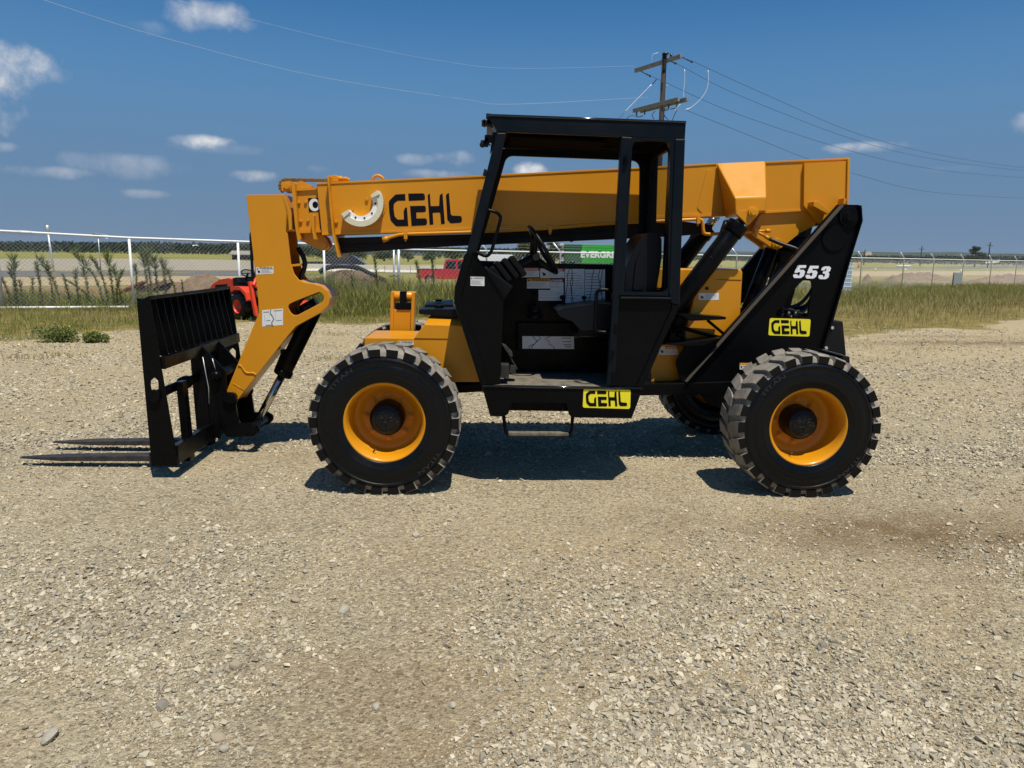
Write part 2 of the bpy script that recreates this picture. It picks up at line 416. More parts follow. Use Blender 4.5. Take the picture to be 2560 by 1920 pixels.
# ================================================================ TELEHANDLER
def world(o):
    m_ = Matrix.LocRotScale(o.location, o.rotation_euler, o.scale)
    return (world(o.parent) @ o.matrix_parent_inverse @ m_) if o.parent else m_
def link(o, parent=None):
    COL.objects.link(o)
    if parent is not None:
        o.parent = parent; o.matrix_parent_inverse = world(parent).inverted()
    return o
TH = empty('telehandler', (.85, 1.15, 0))
tag(TH, 'large yellow and black telescopic forklift with an open cab, parked on the gravel', 'telehandler')
BK, YL = 'black_paint', 'yellow_paint'
def plate(name, pts, y0, y1, m_, parent, holes=(), bev=.004):
    b_ = MB(); b_.prism(pts, y0, y1, holes); return b_.build(name, m_, parent, bev)
def label_plate(name, k, x0, yy0, x1, yy1, Y, parent, head=None, htext=None, tcol='decal_white', lines=5, pict=False, lab=None, base='decal_white', skew=0., cracks=0, lead=0.):
    """printed label on a vertical plate facing the viewer side (normal -y)"""
    mats = [base, 'decal_print', 'decal_black', head or base, tcol]
    b_ = MB(); t = .0012
    P_ = lambda u, v: (x0+(x1-x0)*u, yy0+(yy1-yy0)*v+skew*u)
    def quad(u0, v0, u1, v1, eps, mi):
        q = [at(k, *P_(u0, v1), Y), at(k, *P_(u1, v1), Y), at(k, *P_(u1, v0), Y), at(k, *P_(u0, v0), Y)]
        b_.add([(a.x, Y-eps, a.z) for a in q]+[(a.x, Y+t, a.z) for a in q], [(0, 1, 2, 3), (4, 7, 6, 5), (0, 4, 5, 1), (1, 5, 6, 2), (2, 6, 7, 3), (3, 7, 4, 0)], mi)
    quad(0, 0, 1, 1, t, 0)
    hv = .30 if (head or htext) else 0
    u0 = .30 if pict else .04
    if head: quad(lead, 0, 1, hv, t*1.6, 3)
    if htext:
        a, c = at(k, *P_(max(lead, .12)+.06, hv*.82), Y), at(k, *P_(.94, hv*.18), Y)
        q = [(a.x, Y-t*2.2, a.z), (c.x, Y-t*2.2, a.z), (c.x, Y-t*2.2, c.z), (a.x, Y-t*2.2, c.z)]
        put_text(b_, htext, q, 0, 4, bold=.02)
        tri = [at(k, *P_(lead+.03, hv*.85), Y), at(k, *P_(lead+.13, hv*.85), Y), at(k, *P_(lead+.08, hv*.15), Y)]
        b_.add([(p.x, Y-t*2.2, p.z) for p in tri], [(0, 1, 2)], 4)
    if pict:
        p = [(.06, .45), (.13, .40), (.17, .52), (.24, .48), (.22, .66), (.26, .8), (.17, .72), (.1, .86), (.12, .62)]
        vs = [at(k, *P_(*q), Y) for q in p]
        tr = tessellate_polygon([[Vector((v.x, v.z, 0)) for v in vs]])
        b_.add([(v.x, Y-t*2.2, v.z) for v in vs], [tuple(f) for f in tr], 2)
    r_ = random.Random(hash(name) & 255 if False else int(x0*7+yy0))
    for i in range(lines):
        v = hv+.12+(1-hv-.2)*i/max(1, lines); e = u0+(.95-u0)*r_.uniform(.6, 1)
        quad(u0, v, e, v+.35*(1-hv)/max(1, lines)*.45, t*1.8, 1)
    for i in range(cracks):
        u, v = r_.uniform(.1, .9), 0; pth = []
        for s_ in range(6):
            q = at(k, *P_(min(1, max(0, u)), min(1, v)), Y); pth.append((q.x, Y-t*2.5, q.z)); u += r_.uniform(-.12, .12); v += .2
        b_.tube(pth, .0022, 4, 2)
    return tag(b_.build(name, mats, parent), lab)

# brand lettering: strokes traced in a unit box (0..10 wide, 0..4.2 high, y up)
def gehl_polys():
    def fy(p): return [(x, 4.2-y) for x, y in p]
    Gp = rpoly(fy([(2.25, .05), (.95, .1), (0, .95), (.02, 2.3), (.15, 3.4), (.85, 4.18), (2.5, 4.2), (2.42, 1.75), (2.15, 1.85), (1.95, 2.3), (1.95, 3.33), (1.1, 3.33), (.72, 2.9), (.62, 1.9), (.7, 1.25), (1.2, .9), (2.25, .9)]), [0, .5, .5, .6, .4, .4, 0, .1, .1, .2, 0, .3, .3, .3, .3, .2, 0])
    E1 = rpoly(fy([(2.65, .02), (4.85, .02), (4.9, .9), (2.7, .95)]), [0, .35, .25, 0])
    E2 = rpoly(fy([(2.83, 1.62), (4.95, 1.62), (4.95, 2.45), (3.65, 2.45), (3.65, 3.25), (5.05, 3.25), (5.05, 4.15), (2.95, 4.2)]), [.0, .3, .3, 0, 0, .35, .35, 0])
    Hh = rpoly(fy([(5.25, .3), (5.55, -.02), (5.6, 1.7), (6.75, 1.7), (6.85, .35), (7.25, -.02), (7.45, 4.05), (6.95, 4.1), (6.85, 2.55), (5.85, 2.55), (5.9, 4.1), (5.4, 4.12)]), .1, 2)
    L_ = rpoly(fy([(7.7, .3), (8.1, -.05), (8.3, 3.0), (9.75, 3.08), (9.8, 3.95), (8.2, 4.02), (7.8, 3.5)]), [.2, .1, .35, .35, .35, .4, .2])
    return [Gp, E1, E2, Hh, L_]
def gehl(name, k, tl, tr, br, bl, Y, parent, m_='decal_black'):
    b_ = MB(); q = [at(k, *p, Y) for p in (bl, br, tr, tl)]
    for pl in gehl_polys():
        vs = []
        for x, y in pl:
            u, v = x/9.8, y/4.2; p = (q[0]*(1-u)+q[1]*u)*(1-v)+(q[3]*(1-u)+q[2]*u)*v; vs.append((p.x, p.z))
        b_.prism(vs, Y-.0016, Y)
    return b_.build(name, m_, parent)

# ---------------------------------------------------------------- wheels
R_T = .525
def tyre_mesh(c, side):
    """side +1: outer face towards -y"""
    b_ = MB(); W_ = .40
    prof = [(.045, .268), (.016, .285), (.012, .30), (.004, .325), (.0015, .330), (.004, .336), (.002, .35), (.0, .37), (.0, .395), (.004, .401), (.003, .41), (.006, .432), (.000, .436), (.003, .442), (.014, .464), (.024, .490), (.05, .503), (.2, .508)]
    prof = prof+[(W_-y, r) for y, r in reversed(prof[:-1])]+[(W_-.07, .255), (.07, .255)]
    f = (lambda y: y) if side > 0 else (lambda y: -y)
    n0 = len(b_.f); seg = 72
    b_.lathe_y([(f(y), r) for y, r in prof], c, seg, 0, True, True)
    for i in range(n0, len(b_.f)):
        ring = (i-n0)//seg
        if 14 <= ring <= 19: b_.m[i] = 1
    N = 26; pit = 2*math.pi/N
    out_ = [(-.043, .004), (-.040, .03), (-.020, .12), (.018, .2), (.074, .205), (.074, .16), (.064, .125), (.043, .03), (.039, .004)]
    for sd in (0, 1):
        for i in range(N):
            th0 = pit*(i+.5*sd)
            top = []; bot = []
            for s_, y in out_:
                yy = y if sd == 0 else W_-y
                th = th0+(s_-.0)/R_T
                rt = R_T-.012*(1-min(1, y/.03)) - .004*(y/.2)*0
                rb = .49 if y > .02 else .462
                wob = .0015*math.sin(i*2.3+s_*90)
                yo = yy if y > .02 else (yy)
                top.append((c[0]+(rt+wob)*math.cos(th), c[1]+f(yo), c[2]+(rt+wob)*math.sin(th)))
                bot.append((c[0]+rb*math.cos(th), c[1]+f(yo if y > .02 else (.006 if sd == 0 else W_-.006)), c[2]+rb*math.sin(th)))
            n = len(out_)
            tri = tessellate_polygon([[Vector((s_, y, 0)) for s_, y in out_]])
            b_.add(top+bot, [tuple(t) for t in tri], 1)
            o = len(b_.v)-2*n
            for j in range(n):
                a, b2 = j, (j+1) % n
                b_.f.append((o+a, o+b2, o+b2+n, o+a+n)); b_.m.append(0 if j == n-1 else 1); b_.s.append(False)
    # maker's name laid flat on the outer wall, its highlights put into a paler colour
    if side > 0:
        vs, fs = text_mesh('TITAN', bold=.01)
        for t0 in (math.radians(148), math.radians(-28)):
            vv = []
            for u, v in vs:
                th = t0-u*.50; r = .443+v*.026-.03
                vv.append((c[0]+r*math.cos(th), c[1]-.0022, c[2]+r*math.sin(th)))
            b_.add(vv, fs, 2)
    return b_
def make_wheel(c, side):
    f = (lambda y: y) if side > 0 else (lambda y: -y)
    b_ = MB()
    prof = [(.040, .262), (.030, .276), (.024, .283), (.020, .282), (.022, .272), (.036, .262), (.06, .252), (.12, .249), (.20, .246), (.225, .238), (.232, .226), (.236, .205), (.256, .192), (.26, .165), (.262, .10)]
    b_.lathe_y([(f(y), r) for y, r in prof], c, 72)
    wh = b_.build('wheel', YL, TH)
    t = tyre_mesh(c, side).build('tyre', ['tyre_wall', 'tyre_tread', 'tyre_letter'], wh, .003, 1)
    h = MB(); h.lathe_y([(f(y), r) for y, r in [(.262, .122), (.16, .122), (.145, .118), (.14, .108), (.12, .106), (.11, .098), (.102, .06), (.10, .0)]], c, 40)
    for rr, cx, cz in [(.078, 0, 0), (.024, -.035, .032), (.024, .042, .018), (.024, -.012, -.042)]:
        h.tube([(c[0]+cx+rr*math.cos(q), c[1]+f(.104 if rr > .05 else .100), c[2]+cz+rr*math.sin(q)) for q in np.linspace(.3, 2*math.pi-.1, 26)], .0028, 5)
    for a in (0, 2.1, 4.2):
        h.tube([(c[0]+.008*math.cos(a), c[1]+f(.098), c[2]+.008*math.sin(a)), (c[0]+.05*math.cos(a+.5), c[1]+f(.10), c[2]+.05*math.sin(a+.5))], .004, 5)
    h.build('hub', 'hub_black', wh)
    bolt = None
    for i in range(8):
        q = math.pi/2+i*math.pi/4; p = (c[0]+.157*math.cos(q), c[1]+f(.260), c[2]+.157*math.sin(q))
        if bolt is None:
            k = MB(); k.lathe_y([(f(0), .025), (f(-.008), .025), (f(-.009), .017), (f(-.024), .016), (f(-.024), .007), (f(-.032), .006), (f(-.033), 0)], (0, 0, 0), 8, smooth=False)
            bolt = k.build('wheel_bolt', YL, wh); bolt.location = p
            bolt.matrix_parent_inverse = world(wh).inverted()
        else:
            o = bolt.copy(); COL.objects.link(o); o.parent = wh; o.matrix_parent_inverse = bolt.matrix_parent_inverse; o.location = p
    if side > 0:
        q = math.radians(-112); v = MB()
        v.tube([(c[0]+.243*math.cos(q), c[1]+.10, c[2]+.243*math.sin(q)), (c[0]+.215*math.cos(q+.04), c[1]+.085, c[2]+.215*math.sin(q+.04))], .006, 8)
        v.build('valve_stem', 'steel_worn', wh)
    return wh
wf = U(961.4, 1052.4, .03); wr = U(2020.3, 1068.3, .03)
XF, XR = float(wf[0]), float(wr[0])
ZF, ZR = gz(XF, .2)+R_T-.012, gz(XR, .2)+R_T-.012
make_wheel((XF, 0, ZF), 1); make_wheel((XR, 0, ZR), 1)
make_wheel((XF-.05, 2.28, ZF), -1); make_wheel((XR-.05, 2.28, ZR), -1)

# ---------------------------------------------------------------- axles and chassis
b_ = MB()
for X, Z in ((XF, ZF), (XR, ZR)):
    b_.cyl((X, .2, Z), (X, 2.08, Z), .085, 16); b_.cyl((X, .85, Z), (X, 1.45, Z), .16, 16); b_.cyl((X, 1.86, Z), (X, 1.90, Z), .245, 24)  # last disc: added black cover standing for the shade inside the far rims
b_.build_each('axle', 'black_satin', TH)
b_ = MB()
b_.prism(xz('S', [(985, 972), (1230, 956), (1230, 978), (985, 992)], .75), .75, .95)
b_.prism(xz('S', [(1590, 962), (2125, 944), (2120, 985), (1590, 989)], .85), .85, 1.55)
x0 = XF-.25; b_.prism([(x0, .62), (1.3, .62), (1.3, .86), (x0, .92)], 1.02, 1.5)
b_.build('chassis', BK, TH, .006)
# front body: deck, side panel, battery box
b_ = MB()
deck = xz('S', [(911, 845), (1180, 848), (1200, 955), (1000, 955), (911, 905)], .50)
b_.prism(deck, .50, 1.06)
fb = b_.build('front_body', YL, TH, .005)
b_ = MB()
lo = [at('S', *p, .495) for p in ((1034, 847), (1061, 811), (1172, 815), (1178, 849))]
hi = [at('S', 1075, 789, .70), at('S', 1168, 792, .70)]
bk = [Vector((lo[0].x+.05, 1.0, lo[0].z)), Vector((hi[0].x, 1.0, hi[0].z)), Vector((hi[1].x, 1.0, hi[1].z)), Vector((lo[3].x, 1.0, lo[3].z))]
vs = lo+hi+bk
b_.add(vs, [(0, 1, 2, 3), (1, 4, 5, 2), (4, 7, 8, 5), (0, 6, 7, 4, 1), (2, 5, 8, 9, 3), (6, 9, 8, 7), (0, 3, 9, 6)])
b_.build('battery_box', YL, TH, .005)
label_plate('warning_label', 'I', 330, 905, 558, 962, .497, fb, 'decal_white', 'WARNING', 'decal_black', 2)
# boom rest on the deck
b_ = MB()
b_.prism(xz('I', [(217, 172), (262, 175), (256, 765), (203, 765)], 1.10), 1.10, 1.26)
b_.prism(xz('I', [(530, 180), (578, 186), (557, 765), (508, 765)], 1.10), 1.10, 1.26)
b_.prism(xz('I', [(255, 438), (515, 438), (510, 765), (250, 765)], 1.12), 1.12, 1.16)
br = b_.build('boom_rest', YL, TH, .004)
b_ = MB(); b_.tube([at('I', 235, 240, 1.18), at('I', 555, 245, 1.18)], .042, 18); b_.build('rest_pin', YL, br, .003)
b_ = MB(); b_.prism(xz('I', [(350, 172), (452, 172), (448, 345), (512, 352), (512, 436), (308, 434), (308, 350), (352, 345)], 1.11), 1.11, 1.25); b_.cyl(at('I', 290, 390, 1.15), at('I', 520, 390, 1.15), .03, 12)
b_.build('rest_cylinder', BK, br, .004)
# black trays in front of the cab
b_ = MB(); b_.prism(rpoly(xz('I', [(630, 436), (1215, 432), (1215, 556), (640, 505)], .62), .012), .62, .98)
tr_ = b_.build('tray', 'black_plastic', TH, .012)
lo = xz('I', [(715, 366), (1150, 360), (1150, 392), (720, 392)], .92)
b_ = MB(); zt = at('I', 750, 322, 1.15); z2 = at('I', 1145, 285, 1.15)
b_.add([(lo[3][0], .92, lo[3][1]), (lo[2][0], .92, lo[2][1]), (lo[1][0], .92, lo[1][1]), (lo[0][0], .92, lo[0][1]), (zt.x, 1.15, zt.z-.03), (z2.x, 1.15, z2.z-.03), (z2.x, 1.15, z2.z), (zt.x, 1.15, zt.z)],
       [(0, 1, 2, 3), (4, 7, 6, 5), (0, 4, 5, 1), (3, 2, 6, 7), (0, 3, 7, 4), (1, 5, 6, 2)])
b_.build('tray_lid', 'black_plastic', tr_, .006)
b_ = MB(); b_.cyl(at('I', 932, 408, .80), at('I', 932, 365, .80), .036, 16); b_.cyl(at('I', 928, 318, 1.0), at('I', 928, 285, 1.0), .026, 14); b_.cyl(at('I', 928, 288, 1.0), at('I', 928, 282, 1.0), .042, 14)
b_.build_each('tray_knob', 'black_plastic', tr_, .003)

# ---------------------------------------------------------------- boom
BY0, BY1 = 1.13, 1.45
boom_out = xz('A', [(800, 203), (1600, 167), (2212, 140), ('D', 120, 215), ('D', 435, 198), ('D', 930, 180), ('D', 1752, 146), ('D', 1742, 640), ('D', 1310, 655), ('D', 905, 672), ('D', 620, 690), ('D', 110, 700), ('B', 1412, 1000), ('B', 0, 1082), (845, 640)], BY0)
b_ = MB(); b_.prism(boom_out, BY0, BY1); boom = b_.build('boom', YL, TH, .006)
b_ = MB()
b_.prism(xz('A', [(798, 196), (2212, 132), ('D', 120, 206), ('D', 440, 188), ('D', 440, 202), ('D', 120, 224), (2212, 148), (800, 212)], BY0-.006), BY0-.006, BY1+.006)
b_.prism(xz('D', [(925, 172), (1756, 134), (1756, 152), (925, 190)], BY0-.008), BY0-.008, BY1+.008)
b_.prism(xz('A', [(843, 632), (2130, 583), ('B', 1412, 990), ('D', 110, 690), ('D', 530, 682), ('D', 530, 712), ('D', 110, 722), ('B', 1412, 1016), (2130, 604), (846, 650)], BY0-.008), BY0-.008, BY1+.008)
b_.prism(xz('D', [(905, 662), (1310, 640), (1310, 662), (905, 686)], BY0-.006), BY0-.006, BY1+.006)
b_.build('boom_flange', YL, boom, .004)
b_ = MB()
b_.prism(rpoly(xz('D', [(1308, 188), (1737, 168), (1730, 560), (1560, 690), (1450, 790), (1302, 608)], BY0-.03), .01), BY0-.03, BY0)
b_.build('reinforcing_plate', YL, boom, .004)
b_ = MB(); b_.prism(xz('D', [(1395, 568), (1432, 560), (1560, 668), (1540, 695), (1392, 612)], BY0-.12), BY0-.13, BY0-.03); b_.prism(xz('D', [(1690, 590), (1700, 532), (1726, 545), (1712, 600)], BY0-.12), BY0-.12, BY0-.03)
b_.prism(xz('D', [(1735, 146), (1760, 140), (1745, 600), (1725, 600)], BY0-.045), BY0-.045, BY1+.045)
b_.build_each('boom_gusset', YL, boom, .003)
b_ = MB(); b_.prism(rpoly(xz('D', [(345, 250), (400, 250), (400, 690), (300, 685), (250, 630)], BY0-.006), .02), BY0-.006, BY0+.002)
b_.build('wear_plate', YL, boom, .003)
# rear lower lug with pin
b_ = MB()
for y in (BY0+.03, BY1-.07): b_.prism(rpoly(xz('D', [(870, 690), (1345, 662), (1440, 790), (1260, 880), (1100, 1010), (1035, 1048), (975, 1015), (800, 895)], BY0+.03), .03), y, y+.04)
b_.build_each('boom_lug', YL, boom, .005)
b_ = MB(); c = at('D', 1040, 985, 1.14); b_.cyl((c.x, 1.135, c.z), (c.x, 1.47, c.z), .042, 22); b_.cyl((c.x, 1.128, c.z), (c.x, 1.14, c.z), .026, 18); b_.build('lug_pin', YL, boom, .003)
# flared bracket carrying the lift cylinder
YB = .84
b_ = MB()
tA, tB = at('D', 442, 192, BY0-.012), at('D', 924, 170, BY0-.012)
mA, mB_ = at('D', 620, 532, YB), at('D', 937, 522, YB)
dA, dB = at('D', 626, 682, YB), at('D', 906, 668, YB)
eA, eB = at('D', 515, 735, BY0-.012), at('D', 930, 676, BY0-.012)
eA.x = tA.x+.10
b_.add([tA, tB, mA, mB_, dA, dB, eA, eB], [(0, 1, 3, 2), (2, 3, 5, 4), (0, 2, 4, 6), (1, 7, 5, 3), (4, 5, 7, 6)])
bkt = b_.build('lift_bracket', YL, boom, .012, 3)
b_ = MB()
ear = xz('D', [(628, 676), (735, 652), (762, 618), (802, 610), (834, 640), (838, 716), (754, 806), (640, 692)], YB-.012)
b_.prism(rpoly(ear, .012), YB-.012, YB+.022); b_.build('bracket_ear', YL, boom, .004)
b_ = MB(); c = at('D', 800, 674, YB-.02); b_.cyl((c.x, YB-.035, c.z), (c.x, YB+.14, c.z), .04, 22); b_.cyl((c.x, YB-.042, c.z), (c.x, YB-.03, c.z), .026, 18); b_.build('bracket_pin', YL, boom, .004)
# lift cylinders, near and far
def lift(y):
    p0, p1 = at('D', 668, 790, .87), at('D', -60, 1745, .87); d = (p1-p0).normalized(); sh = Vector((0, y-.87, 0)); p0 = p0+sh; p1 = p1+sh
    b_ = MB(); b_.tube([p0, p0+d*.09], .084, 28); b_.tube([p0+d*.09, p0+d*.098], .076, 28); b_.tube([p0+d*.098, p1], .075, 28); b_.tube([p0+d*.34, p0+d*.352], .0765, 28)
    lc = b_.build('lift_cylinder', BK, TH, .003)
    b_ = MB(); b_.tube([p0-d*.13, p0], .04, 18); b_.build('cylinder_rod', 'chrome', lc)
    b_ = MB(); q = p0+d*.02+Vector((-.075, -.02, .01)); b_.tube(bez([q+Vector((.03, 0, .01)), q+Vector((-.03, -.01, .03)), q+Vector((-.05, -.01, -.02)), q+d*.16, q+d*.55], 6), .011, 8); b_.build('cylinder_hose', 'rubber_hose', lc)
lift(.895); lift(1.71)
b_ = MB(); p0, p1 = at('D', 985, 1045, 1.28), at('D', 735, 1680, 1.28); b_.tube([p0, p1], .06, 24); b_.tube([p0+(p0-p1).normalized()*.03, p0], .045, 16); b_.box(p0+(p1-p0)*.12+Vector((.06, -.02, 0)), (.05, .05, .08)); b_.tube([p0+Vector((.06, -.03, -.02)), p0+(p1-p0)*.6+Vector((.075, -.03, 0))], .01, 8)
b_.build('levelling_cylinder', BK, TH, .003)
# black service beam under the boom
b_ = MB(); b_.prism(xz('A', [(985, 672), (2110, 640), ('B', 1410, 1035), ('D', 110, 765), ('D', 400, 800), ('D', 400, 880), ('D', 110, 905), ('B', 1400, 1168), ('B', 0, 1228), (1012, 805)], 1.2), 1.2, 1.38)
b_.prism(xz('A', [(985, 735), (2110, 690), ('B', 1410, 1085), ('B', 1410, 1100), (2110, 705), (990, 752)], 1.185), 1.185, 1.2)
b_.prism(xz('B', [(1020, 1128), (1050, 1126), (1046, 1192), (1022, 1194)], 1.19), 1.19, 1.22)
b_.build('service_beam', 'black_satin', boom, .004)
# hydraulic pipes along the boom
b_ = MB(); pts = [at('A', 1395, 685, 1.12), at('A', 1480, 655, 1.12), at('A', 1600, 640, 1.12), at('B', 200, 1105, 1.12), at('B', 800, 1075, 1.12), at('B', 1400, 1030, 1.12), at('D', 100, 752, 1.12), at('D', 255, 745, 1.12), at('D', 300, 765, 1.12), at('D', 310, 860, 1.12), at('D', 350, 890, 1.12), at('D', 560, 880, 1.12), at('D', 810, 870, 1.12)]
b_.tube(bez(pts, 5), .014, 10); b_.tube([at('A', 1372, 692, 1.12), at('A', 1420, 676, 1.12)], .022, 8)
b_.tube([at('D', 830, 862, 1.1), at('D', 925, 857, 1.1)], .011, 8); b_.tube([at('D', 920, 857, 1.1), at('D', 968, 857, 1.1)], .017, 8)
b_.tube([at('D', 850, 872, 1.1), at('D', 930, 915, 1.1)], .012, 8); b_.tube([at('D', 920, 910, 1.1), at('D', 965, 938, 1.1)], .016, 8)
b_.build('hydraulic_pipe', YL, boom, 0)
b_ = MB()
for k, x, y in (('A', 1570, 655), ('B', 848, 1080), ('D', 258, 755), ('D', 828, 865)):
    p = at(k, x, y, 1.105); b_.box(p, (.028, .03, .055)); b_.cyl(p+Vector((0, 0, -.045)), p+Vector((0, 0, -.02)), .008, 8)
b_.build_each('pipe_clamp', YL, boom, .002)
b_ = MB(); b_.tube(bez([at('D', 960, 935, 1.1), at('D', 1080, 985, 1.05), at('D', 1235, 1040, 1.0), at('D', 1330, 1120, .98)], 6), .016, 8); b_.tube(bez([at('N', 915, 400, 1.2), at('N', 850, 520, 1.2), at('N', 700, 680, 1.15), at('N', 520, 750, 1.1), at('N', 330, 760, 1.1)], 6), .016, 8)
b_.tube(bez([at('N', 900, 560, 1.15), at('N', 820, 700, 1.15), at('N', 680, 760, 1.1), at('N', 400, 760, 1.1)], 6), .017, 8); b_.tube(bez([at('N', 850, 690, 1.1), at('N', 740, 810, 1.05), at('N', 560, 850, 1.0), at('N', 330, 800, 1.0)], 6), .018, 8)
b_.tube(bez([at('N', 380, 850, .95), at('N', 400, 790, .95), at('N', 520, 790, .95), at('N', 660, 850, .95), at('N', 830, 890, .95)], 6), .016, 8)
for x in (370, 490, 605): p = at('N', x, 885, .95); b_.cyl(p+Vector((0, 0, .03)), p-Vector((0, 0, .04)), .022, 8)
b_.build_each('hydraulic_hose', 'rubber_hose', TH)
# boom lettering and angle gauge
gehl('lettering', 'A', (1420, 292), (2052, 280), (2058, 556), (1432, 576), BY0, boom, 'decal_blue')
b_ = MB(); c = Vector(at('A', 1188, 378, BY0)); px = (at('A', 1289, 378, BY0)-c).length/101
def arc(r0, r1, a0, a1, n=22): return [(c.x+r0*px*math.cos(a), c.z-r0*px*math.sin(a)) for a in np.linspace(a0, a1, n)]+[(c.x+r1*px*math.cos(a), c.z-r1*px*math.sin(a)) for a in np.linspace(a1, a0, n)]
b_.prism(arc(198, 150, math.radians(-32), math.radians(146)), BY0-.075, BY0, mi=0)
b_.prism(arc(150, 108, math.radians(-34), math.radians(148)), BY0-.058, BY0, mi=1)
b_.prism(arc(186, 112, math.radians(-36), math.radians(-24), 4), BY0-.084, BY0, mi=0); b_.prism(arc(186, 112, math.radians(138), math.radians(150), 4), BY0-.084, BY0, mi=0)
ga = b_.build('angle_gauge', ['cream_plastic', 'milky_plastic'], boom, .012, 3)
b_ = MB()
for a in (0, 40, 75, 110): q = math.radians(a); p = (c.x+128*px*math.cos(q), BY0-.058, c.z-128*px*math.sin(q)); b_.cyl(p, (p[0], p[1]-.004, p[2]), .008, 8)
b_.build_each('gauge_bead', 'decal_black', ga)
b_ = MB(); b_.prism(arc(212, 200, math.radians(-36), math.radians(120)), BY0-.006, BY0); b_.build('gauge_rim', YL, boom, .002)
b_ = MB()
for k, x, y in (('A', 1235, 340), ('A', 1108, 425), ('A', 912, 535), ('A', 972, 535), ('H', 1480+0, 1000)): p = at(k, x, y, BY0); b_.cyl((p.x, BY0-.014, p.z), (p.x, BY0, p.z), .014, 6)
for x, y in ((648, 368), (708, 364), (665, 528), (727, 522)): p = at('A', x, y, 1.16); b_.cyl((p.x, 1.146, p.z), (p.x, 1.16, p.z), .013, 6)
b_.build_each('boom_bolt', YL, boom, .002, 1)
# outer collar
b_ = MB(); b_.prism(xz('H', [(1030, 165), (1062, 140), (1080, 150), (1085, 430), (1140, 900), (1165, 1230), (1270, 1690), (1235, 1690), (1140, 1300), (1085, 800), (1062, 420)], 1.06), 1.06, 1.52)
b_.prism(xz('H', [(1078, 150), (1205, 125), (1235, 165), (1245, 255), (1085, 262)], 1.2), 1.2, 1.4)
b_.build('boom_collar', YL, boom, .005)
b_ = MB(); p0, p1 = at('H', 1245, 200, 1.26), at('H', 1425, 200, 1.26); dd = p1-p0
b_.tube([p0, p0+dd*.45], .022, 8); b_.tube([p0+dd*.45, p1], .014, 10); b_.tube([p0+dd*.05+Vector((0, .1, 0)), p1+Vector((0, .1, 0))], .016, 10); b_.build('chain_anchor', YL, boom, .002)
b_ = MB(); b_.tube(bez([at('A', 1283, 172, 1.3), at('A', 1300, 142, 1.3), at('A', 1335, 134, 1.3), at('A', 1365, 150, 1.3), at('A', 1378, 168, 1.3)], 5), .012, 8); b_.build('lifting_eye', YL, boom)
# inner section with its head plates
b_ = MB(); b_.prism(xz('A', [(600, 255), (806, 248), (832, 630), (648, 640)], 1.16), 1.16, 1.42); ib = b_.build('inner_boom', YL, TH, .005)
b_ = MB(); b_.prism(xz('A', [(600, 240), (806, 236), (806, 256), (604, 268)], 1.145), 1.145, 1.435); b_.prism(xz('A', [(646, 606), (834, 602), (836, 624), (648, 632)], 1.135), 1.135, 1.445)
b_.prism(rpoly(xz('A', [(580, 200), (598, 186), (612, 200), (622, 330), (640, 600), (664, 690), (634, 690), (612, 560), (592, 330)], 1.10), .01), 1.10, 1.48)
b_.prism(xz('A', [(752, 478), (765, 470), (778, 480), (782, 620), (800, 685), (776, 685), (758, 600)], 1.10), 1.10, 1.16)
b_.prism(xz('A', [(612, 200), (658, 180), (672, 182), (758, 222), (758, 245), (612, 250)], 1.18), 1.18, 1.4)
b_.prism(xz('A', [(512, 300), (526, 300), (582, 470), (586, 600), (560, 605), (552, 440)], 1.12), 1.12, 1.46)
b_.build('head_plate', YL, ib, .004)
b_ = MB(); b_.prism(rpoly(xz('A', [(652, 632), (820, 632), (872, 672), (908, 745), (860, 788), (770, 750), (650, 690)], 1.2), [.005, .005, .02, .04, .04, .01, .005]), 1.2, 1.24); b_.prism(rpoly(xz('A', [(652, 632), (820, 632), (872, 672), (908, 745), (860, 788), (770, 750), (650, 690)], 1.2), [.005, .005, .02, .04, .04, .01, .005]), 1.36, 1.40)
c = at('A', 852, 738, 1.19); b_.cyl((c.x, 1.19, c.z), (c.x, 1.41, c.z), .032, 20); b_.build_each('head_lug', YL, ib, .004)
b_ = MB(); b_.prism(rpoly(xz('A', [(492, 190), (580, 178), (580, 272), (500, 272)], 1.2), .012), 1.2, 1.24); b_.prism(rpoly(xz('A', [(492, 190), (580, 178), (580, 272), (500, 272)], 1.2), .012), 1.34, 1.38)
c = at('A', 542, 228, 1.19); b_.cyl((c.x, 1.19, c.z), (c.x, 1.39, c.z), .03, 20); b_.cyl((c.x, 1.182, c.z), (c.x, 1.19, c.z), .02, 14); b_.build_each('chain_sheave', YL, ib, .003)
b_ = MB(); c = at('A', 542, 228, 1.29); path = [(c.x+(.052)*math.cos(a), c.z+.052*math.sin(a)) for a in np.linspace(math.radians(235), math.radians(95), 12)]
e_ = at('A', 890, 176, 1.29); n_ = 30; st = path[-1]
path += [(st[0]+(e_.x-st[0])*i/n_, st[1]+(e_.z-st[1])*i/n_) for i in range(1, n_+1)]
for i in range(len(path)-1):
    (xa, za), (xb, zb) = path[i], path[i+1]; a = math.atan2(zb-za, xb-xa); ln = math.hypot(xb-xa, zb-za)
    b_.box(((xa+xb)/2, 1.29, (za+zb)/2), (ln*1.25, .05 if i % 2 else .034, .022 if i % 2 else .026), Matrix.Rotation(-a, 3, 'Y'))
tag(b_.build('leaf_chain', 'chain_ochre', ib, .002, 1), kind='stuff')
